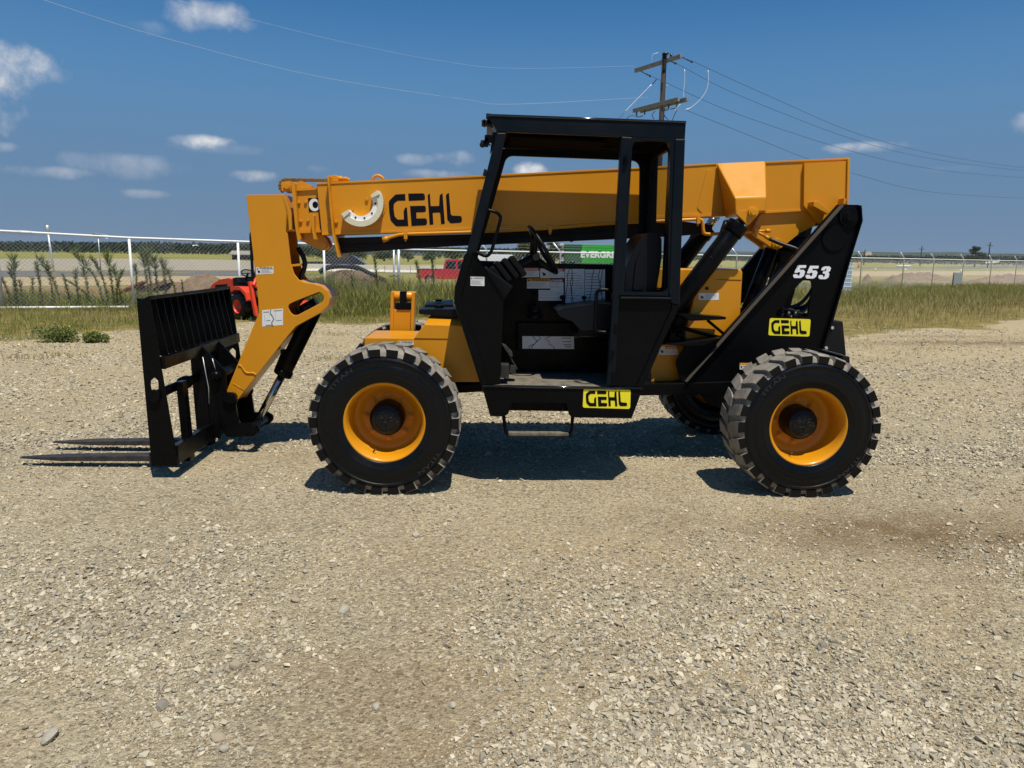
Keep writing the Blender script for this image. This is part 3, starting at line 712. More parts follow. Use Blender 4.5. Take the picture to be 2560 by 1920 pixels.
# O mark on the inner boom
b_ = MB(); q = xz('H', [(680, 568), (880, 562), (885, 820), (695, 828)], 1.158); b_.prism(q, 1.157, 1.16, mi=0)
c = at('H', 800, 695, 1.156); r1 = (at('H', 905, 695, 1.156)-c).length
b_.prism(rpoly([(c.x+r1*.98*math.cos(a), c.z+r1*1.12*math.sin(a)) for a in np.linspace(0, 2*math.pi, 28)[:-1]], 0), 1.155, 1.157, [[(c.x+.006+r1*.5*math.cos(a), c.z+r1*.62*math.sin(a)) for a in np.linspace(0, 2*math.pi, 20)[:-1]]], mi=1)
b_.build('mark_label', ['decal_black', 'decal_white'], ib)

# ---------------------------------------------------------------- gooseneck
gn = xz('A', [(190, 306), (200, 300), (508, 296), (542, 430), (536, 600), (548, 640), (578, 900), (606, 985), (650, 1040), (700, 1060), (765, 1068), (835, 1086), (892, 1130), (918, 1190), (905, 1255), (850, 1312), (622, 1438), ('F', 1340, 508), ('F', 1150, 750), ('F', 1085, 832), ('F', 938, 1020), ('F', 915, 1056), ('F', 862, 1052), ('F', 838, 1010), ('F', 846, 960), ('F', 985, 620), ('F', 1108, 325), (290, 1150)], 1.13)
hole = rpoly(xz('A', [(536, 1252), (845, 1132), (872, 1215), (598, 1360)], 1.13), [.09, .075, .075, .09], 6)
b_ = MB(); b_.prism(gn, 1.13, 1.15, [hole]); b_.prism(gn, 1.43, 1.45, [hole])
n_ = len(gn)
for i in range(n_):
    if 3 <= i <= 7 or 20 <= i <= 23: continue
    a, c = gn[i], gn[(i+1) % n_]; b_.add([(a[0], 1.15, a[1]), (c[0], 1.15, c[1]), (c[0], 1.43, c[1]), (a[0], 1.43, a[1])], [(0, 1, 2, 3)])
goose = b_.build('gooseneck', YL, TH, .004)
b_ = MB(); b_.prism(xz('A', [(545, 905), (650, 895), (655, 915), (550, 925)], 1.15), 1.15, 1.43); b_.prism(xz('A', [(540, 600), (640, 596), (640, 612), (540, 618)], 1.15), 1.15, 1.43); b_.build_each('cross_plate', YL, goose, .003)
b_ = MB(); b_.tube(bez([at('M', 690, 245, 1.128), at('M', 735, 245, 1.128), at('M', 790, 330, 1.128), at('M', 850, 375, 1.128), at('M', 960, 380, 1.128), at('M', 1010, 415, 1.128)], 5), .007, 6); b_.tube([at('M', 600, 570, 1.129), at('M', 800, 695, 1.129)], .003, 5)
b_.tube([at('A', 512, 300, 1.129), at('A', 548, 432, 1.129), at('A', 542, 600, 1.129)], .007, 6); b_.build_each('weld_bead', YL, goose)
label_plate('warning_label', 'A', 278, 928, 428, 990, 1.13, goose, 'decal_white', 'WARNING', 'decal_black', 4, True, skew=-8)
label_plate('load_chart', 'A', 330, 1298, 510, 1440, 1.13, goose, None, None, lines=0, cracks=1, skew=-14)
b_ = MB()
for x0, y0, x1, y1 in ((340, 1312, 390, 1318), (430, 1300, 500, 1306), (365, 1385, 400, 1389), (452, 1385, 500, 1389), (360, 1425, 420, 1432), (350, 1340, 352, 1400), (445, 1320, 447, 1385)):
    b_.prism(xz('A', [(x0, y0), (x1, y0-(x1-x0)*.07), (x1, y1-(x1-x0)*.07), (x0, y1)], 1.128), 1.1275, 1.129)
tag(b_.build('chart_lines', 'decal_print', goose), kind='stuff')
b_ = MB(); b_.tube(bez([at('A', 640, 760, 1.29), at('A', 690, 850, 1.27), at('A', 695, 930, 1.27), at('A', 650, 1040, 1.27)], 6), .02, 10); b_.tube(bez([at('A', 660, 780, 1.33), at('A', 700, 900, 1.33), at('A', 660, 1040, 1.33)], 6), .018, 10); b_.tube([at('A', 640, 1320, 1.29), at('A', 800, 1230, 1.29)], .045, 12); b_.tube(bez([at('A', 690, 1190, 1.25), at('A', 640, 1260, 1.25), at('A', 660, 1330, 1.25)], 6), .012, 8); b_.build('gooseneck_hose', 'rubber_hose', goose)
b_ = MB(); p0, p1 = at('F', 1500, 400, 1.29), at('F', 1302, 805, 1.29); d = (p1-p0).normalized(); b_.tube([p0-d*.12, p1], .067, 26); b_.tube([p1-d*.03, p1+d*.02], .078, 26); b_.box(p1-d*.2+Vector((-.085, 0, .0)), (.035, .05, .05)); b_.tube([p1-d*.02+Vector((-.075, -.01, 0)), p1-d*.22+Vector((-.09, -.01, 0))], .012, 8)
tc_ = b_.build('tilt_cylinder', BK, TH, .004)
b_ = MB(); p2 = at('F', 1085, 1215, 1.29); b_.tube([p1, p2], .033, 20); b_.build('cylinder_rod', 'chrome', tc_)

# ---------------------------------------------------------------- fork carriage
CY0, CY1 = .34, 2.06
side = xz('F', [(132, 246), (228, 190), (462, 1545), (250, 1550)], CY0)
q = xz('F', [(240, 895), (240, 870), (272, 840), (304, 870), (306, 935), (300, 945), (245, 945)], CY0)
b_ = MB(); b_.prism(side, CY0, CY0+.018, [rpoly(q, .012)]); b_.prism(side, CY1-.018, CY1, [rpoly(q, .012)])
tl, trr = side[0], side[1]
top = xz('F', [(132, 246), (228, 190), (234, 222), (160, 262)], CY0); b_.prism(top, CY0+.018, CY1-.018)
mid = xz('F', [(330, 688), (352, 680), (372, 760), (340, 775)], CY0+.018)
b_.prism([(mid[0][0]-.05, mid[0][1]), (mid[1][0], mid[1][1]), (mid[2][0]-.01, mid[3][1]), (mid[3][0]-.05, mid[3][1])], CY0+.018, CY1-.018)
low = xz('F', [(380, 1400), (462, 1382), (468, 1535), (400, 1540)], CY0+.018); b_.prism(low, CY0+.018, CY1-.018)
car = b_.build('fork_carriage', BK, TH, .005)
# backrest bars
xt, zt_ = top[1][0]-.02, top[2][1]; xm, zm = mid[0][0]+.0, mid[0][1]
bar = None
for i in range(12):
    y = CY0+.018+(CY1-CY0-.036)*(i+1)/13
    if bar is None:
        k_ = MB(); k_.prism([(xt-.13, zt_), (xt, zt_), (xm, zm), (xm-.13, zm)], -.006, .006); bar = k_.build('backrest_bar', BK, car, .002, 1); bar.location = (0, y, 0)
    else:
        o = bar.copy(); COL.objects.link(o); o.parent = car; o.matrix_parent_inverse = bar.matrix_parent_inverse; o.location = (0, y, 0)
b_ = MB(); p = at('F', 278, 985, CY0); b_.cyl((p.x, CY0-.02, p.z), (p.x, CY1+.02, p.z), .034, 22); b_.cyl((p.x, CY0-.028, p.z), (p.x, CY0, p.z), .046, 22); b_.cyl((p.x, .84, p.z), (p.x, .93, p.z), .052, 22); b_.build('fork_shaft', BK, car, .004)
# forks
def fork(y, tipx, shx, zb):
    xs = shx; w_ = .10
    b_ = MB()
    top_ = zb+.052
    b_.add([(tipx, y+w_*.3, zb+.012), (tipx, y+w_*.7, zb+.012), (tipx, y+w_*.7, zb+.022), (tipx, y+w_*.3, zb+.022),
            (tipx+.32, y, zb), (tipx+.32, y+w_, zb), (tipx+.32, y+w_, zb+.036), (tipx+.32, y, zb+.036),
            (xs, y, zb), (xs, y+w_, zb), (xs, y+w_, top_), (xs, y, top_)],
           [(0, 1, 2, 3), (0, 4, 5, 1), (1, 5, 6, 2), (2, 6, 7, 3), (3, 7, 4, 0), (4, 8, 9, 5), (5, 9, 10, 6), (6, 10, 11, 7), (7, 11, 8, 4), (8, 11, 10, 9)])
    fk = b_.build('fork', 'steel_worn', car, .006)
    b_ = MB(); b_.prism([(xs-.05, zb), (xs+.004, zb), (xs-.02, p.z+.05), (xs-.07, p.z+.05)], y, y+w_); b_.build('fork_shank', BK, car, .006)
fx = low[0][0]
tn, tf = at('S', 46, 1143, .64), at('S', 129, 1112, 1.10)
fork(.62, tn.x, fx+.05, .068); fork(1.08, tf.x, fx+.05, .072)
# centre mounting
cpoly = xz('F', [(540, 578), (640, 576), (842, 790), (850, 960), (800, 1335), (612, 1280), (566, 720)], 1.09)
b_ = MB(); b_.prism(cpoly, 1.09, 1.112); b_.prism(cpoly, 1.47, 1.492)
b_.prism([cpoly[0], cpoly[1], (cpoly[1][0]+.0, cpoly[1][1]-.03), (cpoly[0][0], cpoly[0][1]-.03)], 1.112, 1.47)
cm = xz('F', [(560, 700), (600, 700), (650, 1270), (610, 1275)], 1.112); b_.prism(cm, 1.112, 1.47)
b_.build_each('mounting_plate', BK, car, .005)
b_ = MB()
brk = xz('M', [(285, 735), (560, 735), (640, 790), (670, 880), (640, 950), (690, 1290), (960, 1285), (1060, 1350), (1060, 1440), (960, 1525), (480, 1540), (390, 1400), (330, 1000)], 1.06)
b_.prism(rpoly(brk, [.01, .04, .03, .03, .02, .01, .05, .05, .05, .05, .02, .02, .02]), 1.065, 1.09); b_.prism(rpoly(brk, [.01, .04, .03, .03, .02, .01, .05, .05, .05, .05, .02, .02, .02]), 1.492, 1.517)
b_.build_each('pivot_bracket', BK, car, .005)
b_ = MB()
for k, x, y, r_ in (('M', 540, 840, .055), ('M', 940, 1395, .045)):
    c = at(k, x, y, 1.06); b_.cyl((c.x, 1.035, c.z), (c.x, 1.54, c.z), r_*.75, 20); b_.cyl((c.x, 1.043, c.z), (c.x, 1.065, c.z), r_, 20)
c = at('M', 305, 420, 1.09); b_.cyl((c.x, 1.07, c.z), (c.x, 1.51, c.z), .042, 18); b_.ball((c.x, 1.075, c.z), .045)
b_.build_each('pivot_pin', BK, car, .003)
b_ = MB(); b_.tube([at('M', 50, 90, 1.085), at('M', 110, 420, 1.085), at('M', 155, 640, 1.085), at('M', 165, 930, 1.085)], .0035, 5); b_.tube([at('M', 222, 115, 1.085), at('M', 290, 350, 1.085)], .0035, 5); b_.build_each('weld_run', 'galv', car)
# ---------------------------------------------------------------- cab
Y0, Y1 = .20, .955
NV = 'navy_black'
rp = xz('B', [(306, 96), (2022, 158), (2013, 300), (1460, 283), (390, 238)], Y0)
b_ = MB(); b_.prism(rp, Y0, Y0+.03); b_.prism(rp, Y1, Y1+.03)
th = .02
b_.prism([rp[0], rp[1], (rp[1][0], rp[1][1]-th), (rp[0][0], rp[0][1]-th)], Y0+.03, Y1)
b_.prism([rp[0], (rp[0][0]+th, rp[0][1]), (rp[4][0]+th, rp[4][1]), rp[4]], Y0+.03, Y1)
b_.prism([rp[1], rp[2], (rp[2][0]-th, rp[2][1]), (rp[1][0]-th, rp[1][1])], Y0+.03, Y1)
cab = b_.build('cab', NV, TH, .007)
b_ = MB(); b_.tube([(rp[0][0], Y0, rp[0][1]), (rp[1][0], Y0, rp[1][1])], .009, 8); b_.tube([(rp[0][0], Y1, rp[0][1]), (rp[1][0], Y1, rp[1][1])], .009, 8); b_.build_each('roof_edge', 'black_gloss', cab)
# headliner with dark tinted roof window
b_ = MB(); zz = rp[3][1]
b_.prism([(rp[4][0]+.03, rp[4][1]+.02), (rp[3][0], rp[3][1]+.02), (rp[2][0]-.03, rp[2][1]+.02), (rp[2][0]-.03, rp[2][1]+.05), (rp[4][0]+.03, rp[4][1]+.05)], Y0+.03, Y1)
b_.build('headliner', 'matte_black', cab)
b_ = MB(); b_.prism([(rp[4][0]+.10, rp[4][1]-.002), (rp[4][0]+.78, rp[4][1]-.028), (rp[4][0]+.78, rp[4][1]-.012), (rp[4][0]+.10, rp[4][1]+.015)], .40, .90); b_.build('roof_window', 'matte_black', cab, .003)
# near side posts and panels
def cabplate(name, k, pts, y0=Y0, y1=Y0+.04, m_=BK, bev=.006, holes=(), par=None): return plate(name, xz(k, pts, Y0), y0, y1, m_, par or cab, holes, bev)
cabplate('front_post', 'B', [(385, 245), (474, 247), (212, 1285), (120, 1305)], Y0-.006, Y0+.06, NV, .010)
quarter = [(112, -8), (188, -30), (446, 355), (417, 1112), (250, 1122), (18, 405), (24, 270)]
cabplate('quarter_panel', 'C', quarter, Y0+.012, Y0+.024, BK, .003)
cabplate('quarter_frame', 'C', [(108, -14), (188, -32), (84, 330), (80, 400), (322, 1110), (250, 1122), (18, 405), (24, 270)], Y0-.004, Y0+.045, BK, .008)
cabplate('quarter_stay', 'C', [(186, -30), (198, -26), (452, 352), (444, 362), (440, 356)], Y0-.002, Y0+.03, BK, .003)
cabplate('door_post', 'B', [(1460, 280), (1560, 288), ('C', 1448, 330), ('C', 1408, 1122), ('C', 1336, 1122), ('C', 1386, 340)], Y0-.008, Y0+.05, NV, .008)
rf_hole = rpoly(xz('B', [(1562, 316), (1886, 319), (1864, 1626), (1484, 1626)], Y0), [.05, .06, .05, .03], 6)
cabplate('rear_frame', 'B', [(1545, 290), (2012, 299), ('C', 1972, 140), ('C', 1966, 345), ('C', 1440, 338)], Y0, Y0+.04, NV, .006, [rf_hole])
cabplate('rear_post', 'B', [(1922, 300), (2014, 300), ('C', 1974, 140), ('C', 1968, 432), ('C', 1895, 410), ('C', 1868, 320), (1880, 1400)], Y0-.010, Y0+.05, NV, .010)
cabplate('lower_panel', 'C', [(1440, 338), (1960, 345), (1960, 430), (1636, 1146), (1405, 1124)], Y0+.012, Y0+.03, BK, .003)
cabplate('lower_frame', 'C', [(1896, 405), (1968, 425), (1644, 1150), (1588, 1132), (1896, 452)], Y0-.005, Y0+.045, BK, .009)
cabplate('panel_ledge', 'C', [(1448, 350), (1894, 355), (1894, 378), (1448, 374)], Y0-.022, Y0+.02, NV, .008)
cabplate('door_hinge', 'B', [(1482, 455), (1512, 440), (1512, 520), (1482, 530)], Y0-.03, Y0, BK, .004)
b_ = MB(); b_.prism(xz('C', [(1400, 585), (1430, 585), (1428, 668), (1396, 668)], Y0), Y0-.014, Y0-.006); b_.prism(xz('C', [(1375, 995), (1412, 995), (1405, 1120), (1368, 1120)], Y0), Y0-.014, Y0-.006)
b_.cyl(at('C', 1385, 835, Y0-.03), at('C', 1385, 835, Y0), .02, 14); b_.build_each('latch_plate', BK, cab, .003)
# sill box with foot recess
sill = xz('C', [(258, 1124), (1645, 1150), (1608, 1262), (1552, 1405), (1035, 1395), (1012, 1372), (985, 1276), (520, 1270), (484, 1368), (440, 1388), (330, 1385)], Y0)
b_ = MB(); b_.prism(sill, Y0, Y0+.02)
z0 = min(p[1] for p in sill)
so_ = xz('C', [(258, 1124), (1645, 1150), (1552, 1405), (330, 1385)], Y0)
b_.prism(so_, Y1-.02, Y1)
rc = xz('C', [(490, 1255), (1010, 1260), (1010, 1380), (490, 1376)], Y0); b_.prism(rc, Y0+.20, Y0+.215)
b_.prism([(rc[0][0], rc[0][1]), (rc[1][0], rc[1][1]), (rc[1][0], rc[1][1]+.012), (rc[0][0], rc[0][1]+.012)], Y0+.02, Y0+.2)
b_.prism([so_[3], so_[2], (so_[2][0], so_[2][1]+.012), (so_[3][0], so_[3][1]+.012)], Y0+.215, Y1-.02)
sl_ = b_.build('sill', BK, cab, .005)
b_ = MB(); b_.tube([at('C', 262, 1124, Y0), at('C', 1640, 1146, Y0)], .011, 10); b_.build('sill_lip', 'black_gloss', cab)
fl = xz('C', [(250, 1118), (1640, 1142)], Y0); zf = (fl[0][1]+fl[1][1])/2
b_ = MB(); b_.box(((fl[0][0]+fl[1][0])/2, (Y0+Y1)/2, zf-.03), (fl[1][0]-fl[0][0]-.02, Y1-Y0-.05, .04)); b_.build('cab_floor', 'floor_dust', cab)
b_ = MB(); b_.tube(bez([at('C', 445, 1380, .26), at('C', 462, 1500, .26), at('C', 480, 1536, .26), at('C', 530, 1545, .26), at('C', 980, 1548, .26), at('C', 1018, 1536, .26), at('C', 1032, 1490, .26), at('C', 1042, 1390, .26)], 6), .013, 10)
st_ = b_.build('boarding_step', BK, cab)
b_ = MB(); p0, p1 = at('C', 485, 1532, .27), at('C', 1005, 1536, .27); b_.box((p0+p1)/2, ((p1-p0).length, .06, .03)); b_.build('step_tread', 'floor_dust', st_, .008)
label = 'decal_yellow'
b_ = MB(); b_.prism(rpoly(xz('O', [(1303, 757), (1894, 775), (1886, 1017), (1290, 1000)], Y0), .016), Y0-.0015, Y0); yl_ = b_.build('brand_label', 'decal_yellow', cab)
gehl('brand_letters', 'O', (1330, 782), (1848, 792), (1850, 992), (1330, 982), Y0-.0016, cab)
# far wall with its wide opening
outer = xz('B', [(385, 245), (2013, 300), ('C', 1972, 140), ('C', 1966, 430), ('C', 1645, 1150), ('C', 258, 1124), ('C', 18, 405), ('C', 24, 270)], Y0)
fh = rpoly(xz('B', [(474, 446), (1440, 482), (1625, 492), (1612, 1396), (1000, 1380), (215, 1352)], Y1), [.07, 0, .07, .03, 0, .03], 6)
b_ = MB(); b_.prism(outer, Y1, Y1+.03, [fh]); fw_ = b_.build('far_wall', BK, cab, .004)
b_ = MB(); hd = xz('B', [(455, 392), (1440, 398), (1440, 330), (470, 322)], Y1-.04); b_.prism(hd, Y1-.05, Y1); b_.build('head_rail', 'black_plastic', cab, .01)
# rear wall with window
xr = rp[2][0]-.05
zb_, zt2 = so_[1][1], rp[2][1]
def yzp(pts): return pts
wz0, wz1 = at('B', 1850, 1600, .5).z, at('B', 1850, 440, .6).z
b_ = MB(); xrb = xr-.03
b_.prism([(Y0+.05, 1.15), (Y1, 1.15), (Y1, zt2), (Y0+.05, zt2)], xrb, xrb+.03, [rpoly([(Y0+.13, wz0), (Y1-.08, wz0), (Y1-.08, wz1), (Y0+.13, wz1)], .07)], axis='x')
b_.build('rear_wall', BK, cab, .004)
b_ = MB(); b_.prism([(Y0+.10, wz0-.03), (Y1-.05, wz0-.03), (Y1-.05, wz1+.03), (Y0+.10, wz1+.03)], xrb+.032, xrb+.038, axis='x'); b_.build('rear_window', 'cab_glass', cab)
# front bulkhead
b_ = MB()
for a, c in (((24, 270), (18, 405)), ((18, 405), (258, 1124)), ((108, -14), (24, 270))):
    q = xz('C', [a, c, (c[0]+20, c[1]), (a[0]+20, a[1])], Y0); b_.prism(q, Y0+.045, Y1)
q = xz('C', [(1400, 430), (1966, 430), (1646, 1150), (1610, 1150), (1900, 440), (1400, 445)], Y0); b_.prism(q, Y0+.045, Y1)
b_.build_each('bulkhead', BK, cab, .003)
# dash modules, steering
b_ = MB()
for (x, y) in ((395, 1490), (435, 1445), (500, 1420), (560, 1400)):
    c = at('B', x, y, .62); b_.box(c, (.045, .34, .17), Matrix.Rotation(math.radians(-38), 3, 'Y'))
c = at('B', 350, 1560, .62); b_.box(c, (.25, .5, .16), Matrix.Rotation(math.radians(35), 3, 'Y'))
b_.build_each('dash_pod', 'black_plastic', cab, .012, 3)
b_ = MB(); p0, p1 = at('B', 700, 1330, .60), at('B', 500, 1440, .60); b_.tube([p0, p1], .035, 14); b_.tube([p0+(p0-p1)*.1, p0], .05, 16); b_.tube([p1, p1+(p1-p0)*1.2], .05, 12); b_.build('steering_column', 'black_plastic', cab, .003)
a, c = at('B', 668, 1062, .60), at('B', 900, 1458, .60); cen = (a+c)/2; rad = (a-c).length/2; dirz = (a-c).normalized()
b_ = MB(); b_.tube([cen+dirz*rad*math.cos(q)+Vector((.02*math.sin(q), 1, 0))*rad*math.sin(q) for q in np.linspace(0, 2*math.pi, 41)], .0145, 10, caps=False)
hubp = at('B', 700, 1330, .60)
for q in (math.pi, .9, -.9):
    e_ = cen+dirz*rad*math.cos(q)+Vector((0, 1, 0))*rad*math.sin(q); b_.tube([hubp, hubp*.6+e_*.4, e_], [.03, .026, .016], 8)
b_.build('steering_wheel', 'black_plastic', cab)
b_ = MB(); b_.cyl(hubp+Vector((.02, -.06, .01)), hubp+Vector((.02, -.03, .01)), .028, 16); b_.build('wheel_cap', 'steel_worn', cab)
# seat
b_ = MB(); b_.prism(rpoly(xz('B', [(1500, 1390), (1598, 1200), (1645, 1130), (1700, 1110), (1765, 1118), (1800, 1165), (1800, 1320), (1782, 1450), (1745, 1640), (1540, 1640), (1492, 1620)], .44), .05), .40, .84); seat = b_.build('seat_back', 'seat_vinyl', cab, .06, 4)
b_ = MB(); b_.prism(rpoly(xz('B', [(1590, 1350), (1655, 1240), (1660, 1600), (1560, 1620)], .385), .03), .385, .41); b_.build('seat_bolster', 'seat_vinyl', seat, .015, 3)
b_ = MB(); b_.prism(rpoly(xz('C', [(890, 480), (960, 448), (1130, 424), (1260, 408), (1480, 424), (1500, 620), (1110, 640), (1035, 560), (940, 524)], .46), .03), .42, .84); b_.build('seat_cushion', 'seat_vinyl', cab, .05, 4)
b_ = MB(); b_.prism(xz('C', [(1080, 630), (1420, 625), (1420, 700), (1080, 690)], .5), .48, .8); b_.build('seat_base', BK, cab, .008)
b_ = MB(); b_.prism(xz('C', [(560, 578), (1500, 585), (1500, 832), (560, 828)], .86), .86, Y1); cs = b_.build('side_console', BK, cab, .006)
b_ = MB(); b_.tube([at('C', 1068, 692, .60), at('C', 1420, 690, .60)], .012, 8); b_.build('seat_rail', 'black_gloss', cab)
label_plate('instruction_label', 'C', 608, 692, 1054, 800, .858, cs, None, None, lines=0, cracks=3, skew=4)
b_ = MB()
for i, y in enumerate((705, 735, 762, 780)): b_.prism(xz('C', [(945+10*i, y), (1030, y+1), (1030, y+9), (945+10*i, y+8)], .856), .8552, .8562)
b_.build('label_print', 'decal_print', cs)
# levers and handles
b_ = MB()
for x, y, yb, s in ((955, 348, 445, 1.), (1141, 350, 420, .85), (715, 300, 440, .9)):
    b_.tube([at('C', x, y+25, .86), at('C', x, yb, .86)], .007, 8); c = at('C', x, y+10, .86)
    b_.add([], []); b_.ball(c, .024*s, sc=(1, 1, .8))
b_.ball(at('C', 715, 470, .8), .05, sc=(1, .8, .6)); b_.ball(at('C', 715, 520, .8), .06, sc=(1, .8, .45))
b_.build_each('control_lever', 'black_plastic', cab)
b_ = MB(); b_.tube(bez([at('C', 1372, 296, .27), at('C', 1290, 292, .27), at('C', 1256, 310, .27), at('C', 1246, 360, .27), at('C', 1238, 600, .27), at('C', 1246, 645, .27), at('C', 1280, 656, .27), at('C', 1350, 660, .27)], 6), .0135, 10)
b_.tube(bez([at('B', 305, 915, .17), at('B', 380, 935, .17), at('B', 412, 965, .17), at('B', 415, 1010, .17), at('B', 350, 1240, .17), at('B', 325, 1295, .17), at('B', 285, 1312, .17), at('B', 205, 1278, .17)], 6), .012, 10)
b_.build_each('grab_handle', BK, cab)
b_ = MB(); b_.prism(xz('C', [(430, 755), (465, 770), (520, 830), (522, 868), (500, 860), (455, 800)], .45), .40, .50); b_.prism(xz('C', [(488, 860), (498, 856), (566, 972), (556, 978)], .5), .46, .56); b_.box(at('C', 455, 985, .4), (.06, .12, .10)); b_.box(at('C', 520, 970, .5), (.05, .1, .06)); b_.build_each('foot_pedal', 'steel_worn', cab, .003)
# work lamp brackets on the roof front and the post
b_ = MB()
for (x, y, sx, sz) in ((335, 90, .05, .05), (350, 160, .045, .12), (300, 235, .12, .06), (255, 235, .03, .075), (370, 230, .06, .03), (345, 560, .10, .08), (300, 630, .05, .10), (245, 640, .08, .05), (220, 670, .04, .05), (460, 600, .0, .0)):
    if sx: b_.box(at('J', x, y, .30), (sx*.55, .07, sz*.55))
b_.tube([at('J', 330, 270, .3), at('J', 420, 315, .3), at('J', 470, 320, .3)], .005, 6); b_.tube([at('J', 330, 640, .3), at('J', 380, 700, .3)], .006, 6)
b_.cyl(at('J', 215, 680, .26), at('J', 215, 680, .33), .02, 10)
b_.prism(xz('J', [(430, 410), (520, 410), (410, 790), (372, 850)], .24), .26, .34); b_.prism(xz('J', [(255, 1180), (310, 1205), (285, 1330), (222, 1312)], .24), .22, .28)
b_.build_each('lamp_bracket', 'black_satin', cab, .003)
# printed labels in the cab
YW = Y1-.001
label_plate('danger_label', 'B', 600, 1415, 755, 1497, YW, fw_, 'decal_red', 'DANGER', 'decal_white', 4)
label_plate('danger_label', 'B', 762, 1422, 972, 1503, YW, fw_, 'decal_red', 'DANGER', 'decal_white', 4, True, lead=.33)
label_plate('warning_label', 'B', 648, 1508, 846, 1594, YW, fw_, 'decal_orange', 'WARNING', 'decal_black', 5)
label_plate('danger_label', 'B', 848, 1512, 963, 1606, YW, fw_, 'decal_red', 'DANGER', 'decal_white', 4)
label_plate('chart_label', 'C', 748, 294, 964, 386, YW, fw_, None, None, lines=6)
label_plate('chart_label', 'C', 976, 112, 1145, 406, YW, fw_, None, None, lines=11, cracks=3)
label_plate('chart_label', 'C', 1150, 116, 1322, 404, YW, fw_, None, None, lines=9, cracks=3)
label_plate('warning_label', 'C', 160, 178, 280, 256, Y0+.011, cab, 'decal_white', 'WARNING', 'decal_black', 5, skew=3)

# ---------------------------------------------------------------- rear tower
TY = .87
pl = xz('D', [(1640, 598), (1852, 600), (1882, 640), (1858, 765), ('N', 1515, 0), ('N', 1240, 970), ('N', 1075, 1450), ('S', 2050, 968), ('S', 1710, 970), ('L', 435, 1552), ('L', 325, 1230), ('L', 336, 1150), ('L', 470, 945), ('L', 500, 928), ('L', 765, 926), ('L', 900, 858), ('L', 1050, 760), ('L', 1659, 90)], TY)
pl = rpoly(pl, [.01, .03, .03, .02, 0, 0, 0, 0, 0, .02, .05, .03, .02, .02, .06, .06, .05, 0])
nh = rpoly(xz('N', [(742, 285), (898, 290), (914, 405), (830, 890), (798, 938), (272, 906), (300, 800), (422, 740), (464, 586), (700, 325)], TY), .025)
b_ = MB(); b_.prism(pl, TY, TY+.03, [nh]); b_.prism(pl, 1.71, 1.74, [nh])
b_.prism(xz('D', [(1500, 1010), (1600, 900), (1660, 960), (1580, 1060)], TY), TY+.03, 1.71)
tw = b_.build('tower', BK, TH, .005)
fl_ = xz('D', [(1648, 612), (1668, 622), ('E', 392, 348), ('E', 178, 660), ('E', 165, 648), ('E', 372, 338), ('L', 1040, 790)], TY)
fl_ = xz('D', [(1650, 606), (1672, 612), ('L', 1090, 790), ('L', 470, 1492), ('L', 452, 1484), ('L', 1062, 782)], TY)
b_ = MB(); b_.prism(fl_, TY-.05, TY); b_.build('tower_flange', 'dusty_black', tw, .003)
b_ = MB(); b_.prism(fl_, 1.74, 1.79); b_.build('tower_flange', 'dusty_black', tw, .003)
fr_ = xz('D', [(1835, 610), (1850, 606), (1862, 760), ('N', 1505, 10), ('N', 1230, 985), ('N', 1070, 1450), ('N', 1040, 1450), ('N', 1190, 985), ('N', 1480, 0), (1846, 765)], TY)
b_ = MB(); b_.prism(fr_, TY-.04, TY); b_.build_each('tower_rib', BK, tw, .004)
b_ = MB(); c = at('D', 1740, 720, TY); b_.cyl((c.x, TY-.035, c.z), (c.x, 1.77, c.z), .052, 24); b_.cyl((c.x, TY-.02, c.z), (c.x, TY, c.z), .078, 28); b_.cyl((c.x, TY-.045, c.z), (c.x, TY-.03, c.z), .036, 20)
c = at('D', 1600, 935, TY); b_.cyl((c.x, TY-.012, c.z), (c.x, TY, c.z), .098, 36); b_.cyl((c.x, TY-.006, c.z), (c.x, TY, c.z), .105, 36); b_.build('tower_pin', BK, tw, .004)
b_ = MB(); b_.prism(rpoly(xz('N', [(168, 934), (876, 955), (852, 1254), (142, 1232)], TY), .016), TY-.0015, TY); b_.build('brand_label', 'decal_yellow', tw)
gehl('brand_letters', 'N', (195, 962), (806, 975), (808, 1224), (195, 1206), TY-.0016, tw)
# model number: heavy italic numerals
def num5(): return [(0.25, 0), (1, 0), (.97, .22), (.50, .22), (.46, .36), (.80, .36), (.95, .50), (.88, .85), (.66, 1), (.10, 1), (-.02, .86), (.0, .70), (.34, .70), (.36, .82), (.50, .82), (.56, .55), (.36, .54), (.33, .60), (.04, .60)]
def num3(): return [(.2, .10), (.42, 0), (.80, 0), (.96, .12), (.92, .36), (.76, .47), (.90, .58), (.84, .88), (.62, 1), (.14, 1), (-.02, .88), (.02, .68), (.36, .68), (.36, .82), (.50, .82), (.54, .58), (.30, .56), (.32, .40), (.56, .38), (.60, .18), (.48, .18), (.46, .32), (.14, .32)]
b_ = MB()
for (x0, y0, pts) in ((570, 20, num5()), (785, 30, num5()), (1005, 40, num3())):
    q = xz('N', [(x0+205*px_+.0+28*(1-py_), y0+222*py_) for px_, py_ in pts], TY); b_.prism(rpoly(q, .006, 2), TY-.0016, TY)
b_.build('model_number', 'chalk_white', tw)
b_ = MB(); b_.prism(xz('N', [(1225, 975), (1436, 992), (1494, 1585), (1060, 1460)], .86), .86, 1.6); b_.prism(xz('N', [(1400, 1590), (1555, 1600), (1560, 1720), (1400, 1720)], .9), .9, 1.55)
cw = b_.build('counterweight', 'black_satin', TH, .008)
b_ = MB()
for x, y in ((1240, 1102), (1136, 1452)): c = at('N', x, y, .86); b_.cyl((c.x, .845, c.z), (c.x, .86, c.z), .014, 6)
b_.build_each('counterweight_bolt', 'galv', cw, .002)
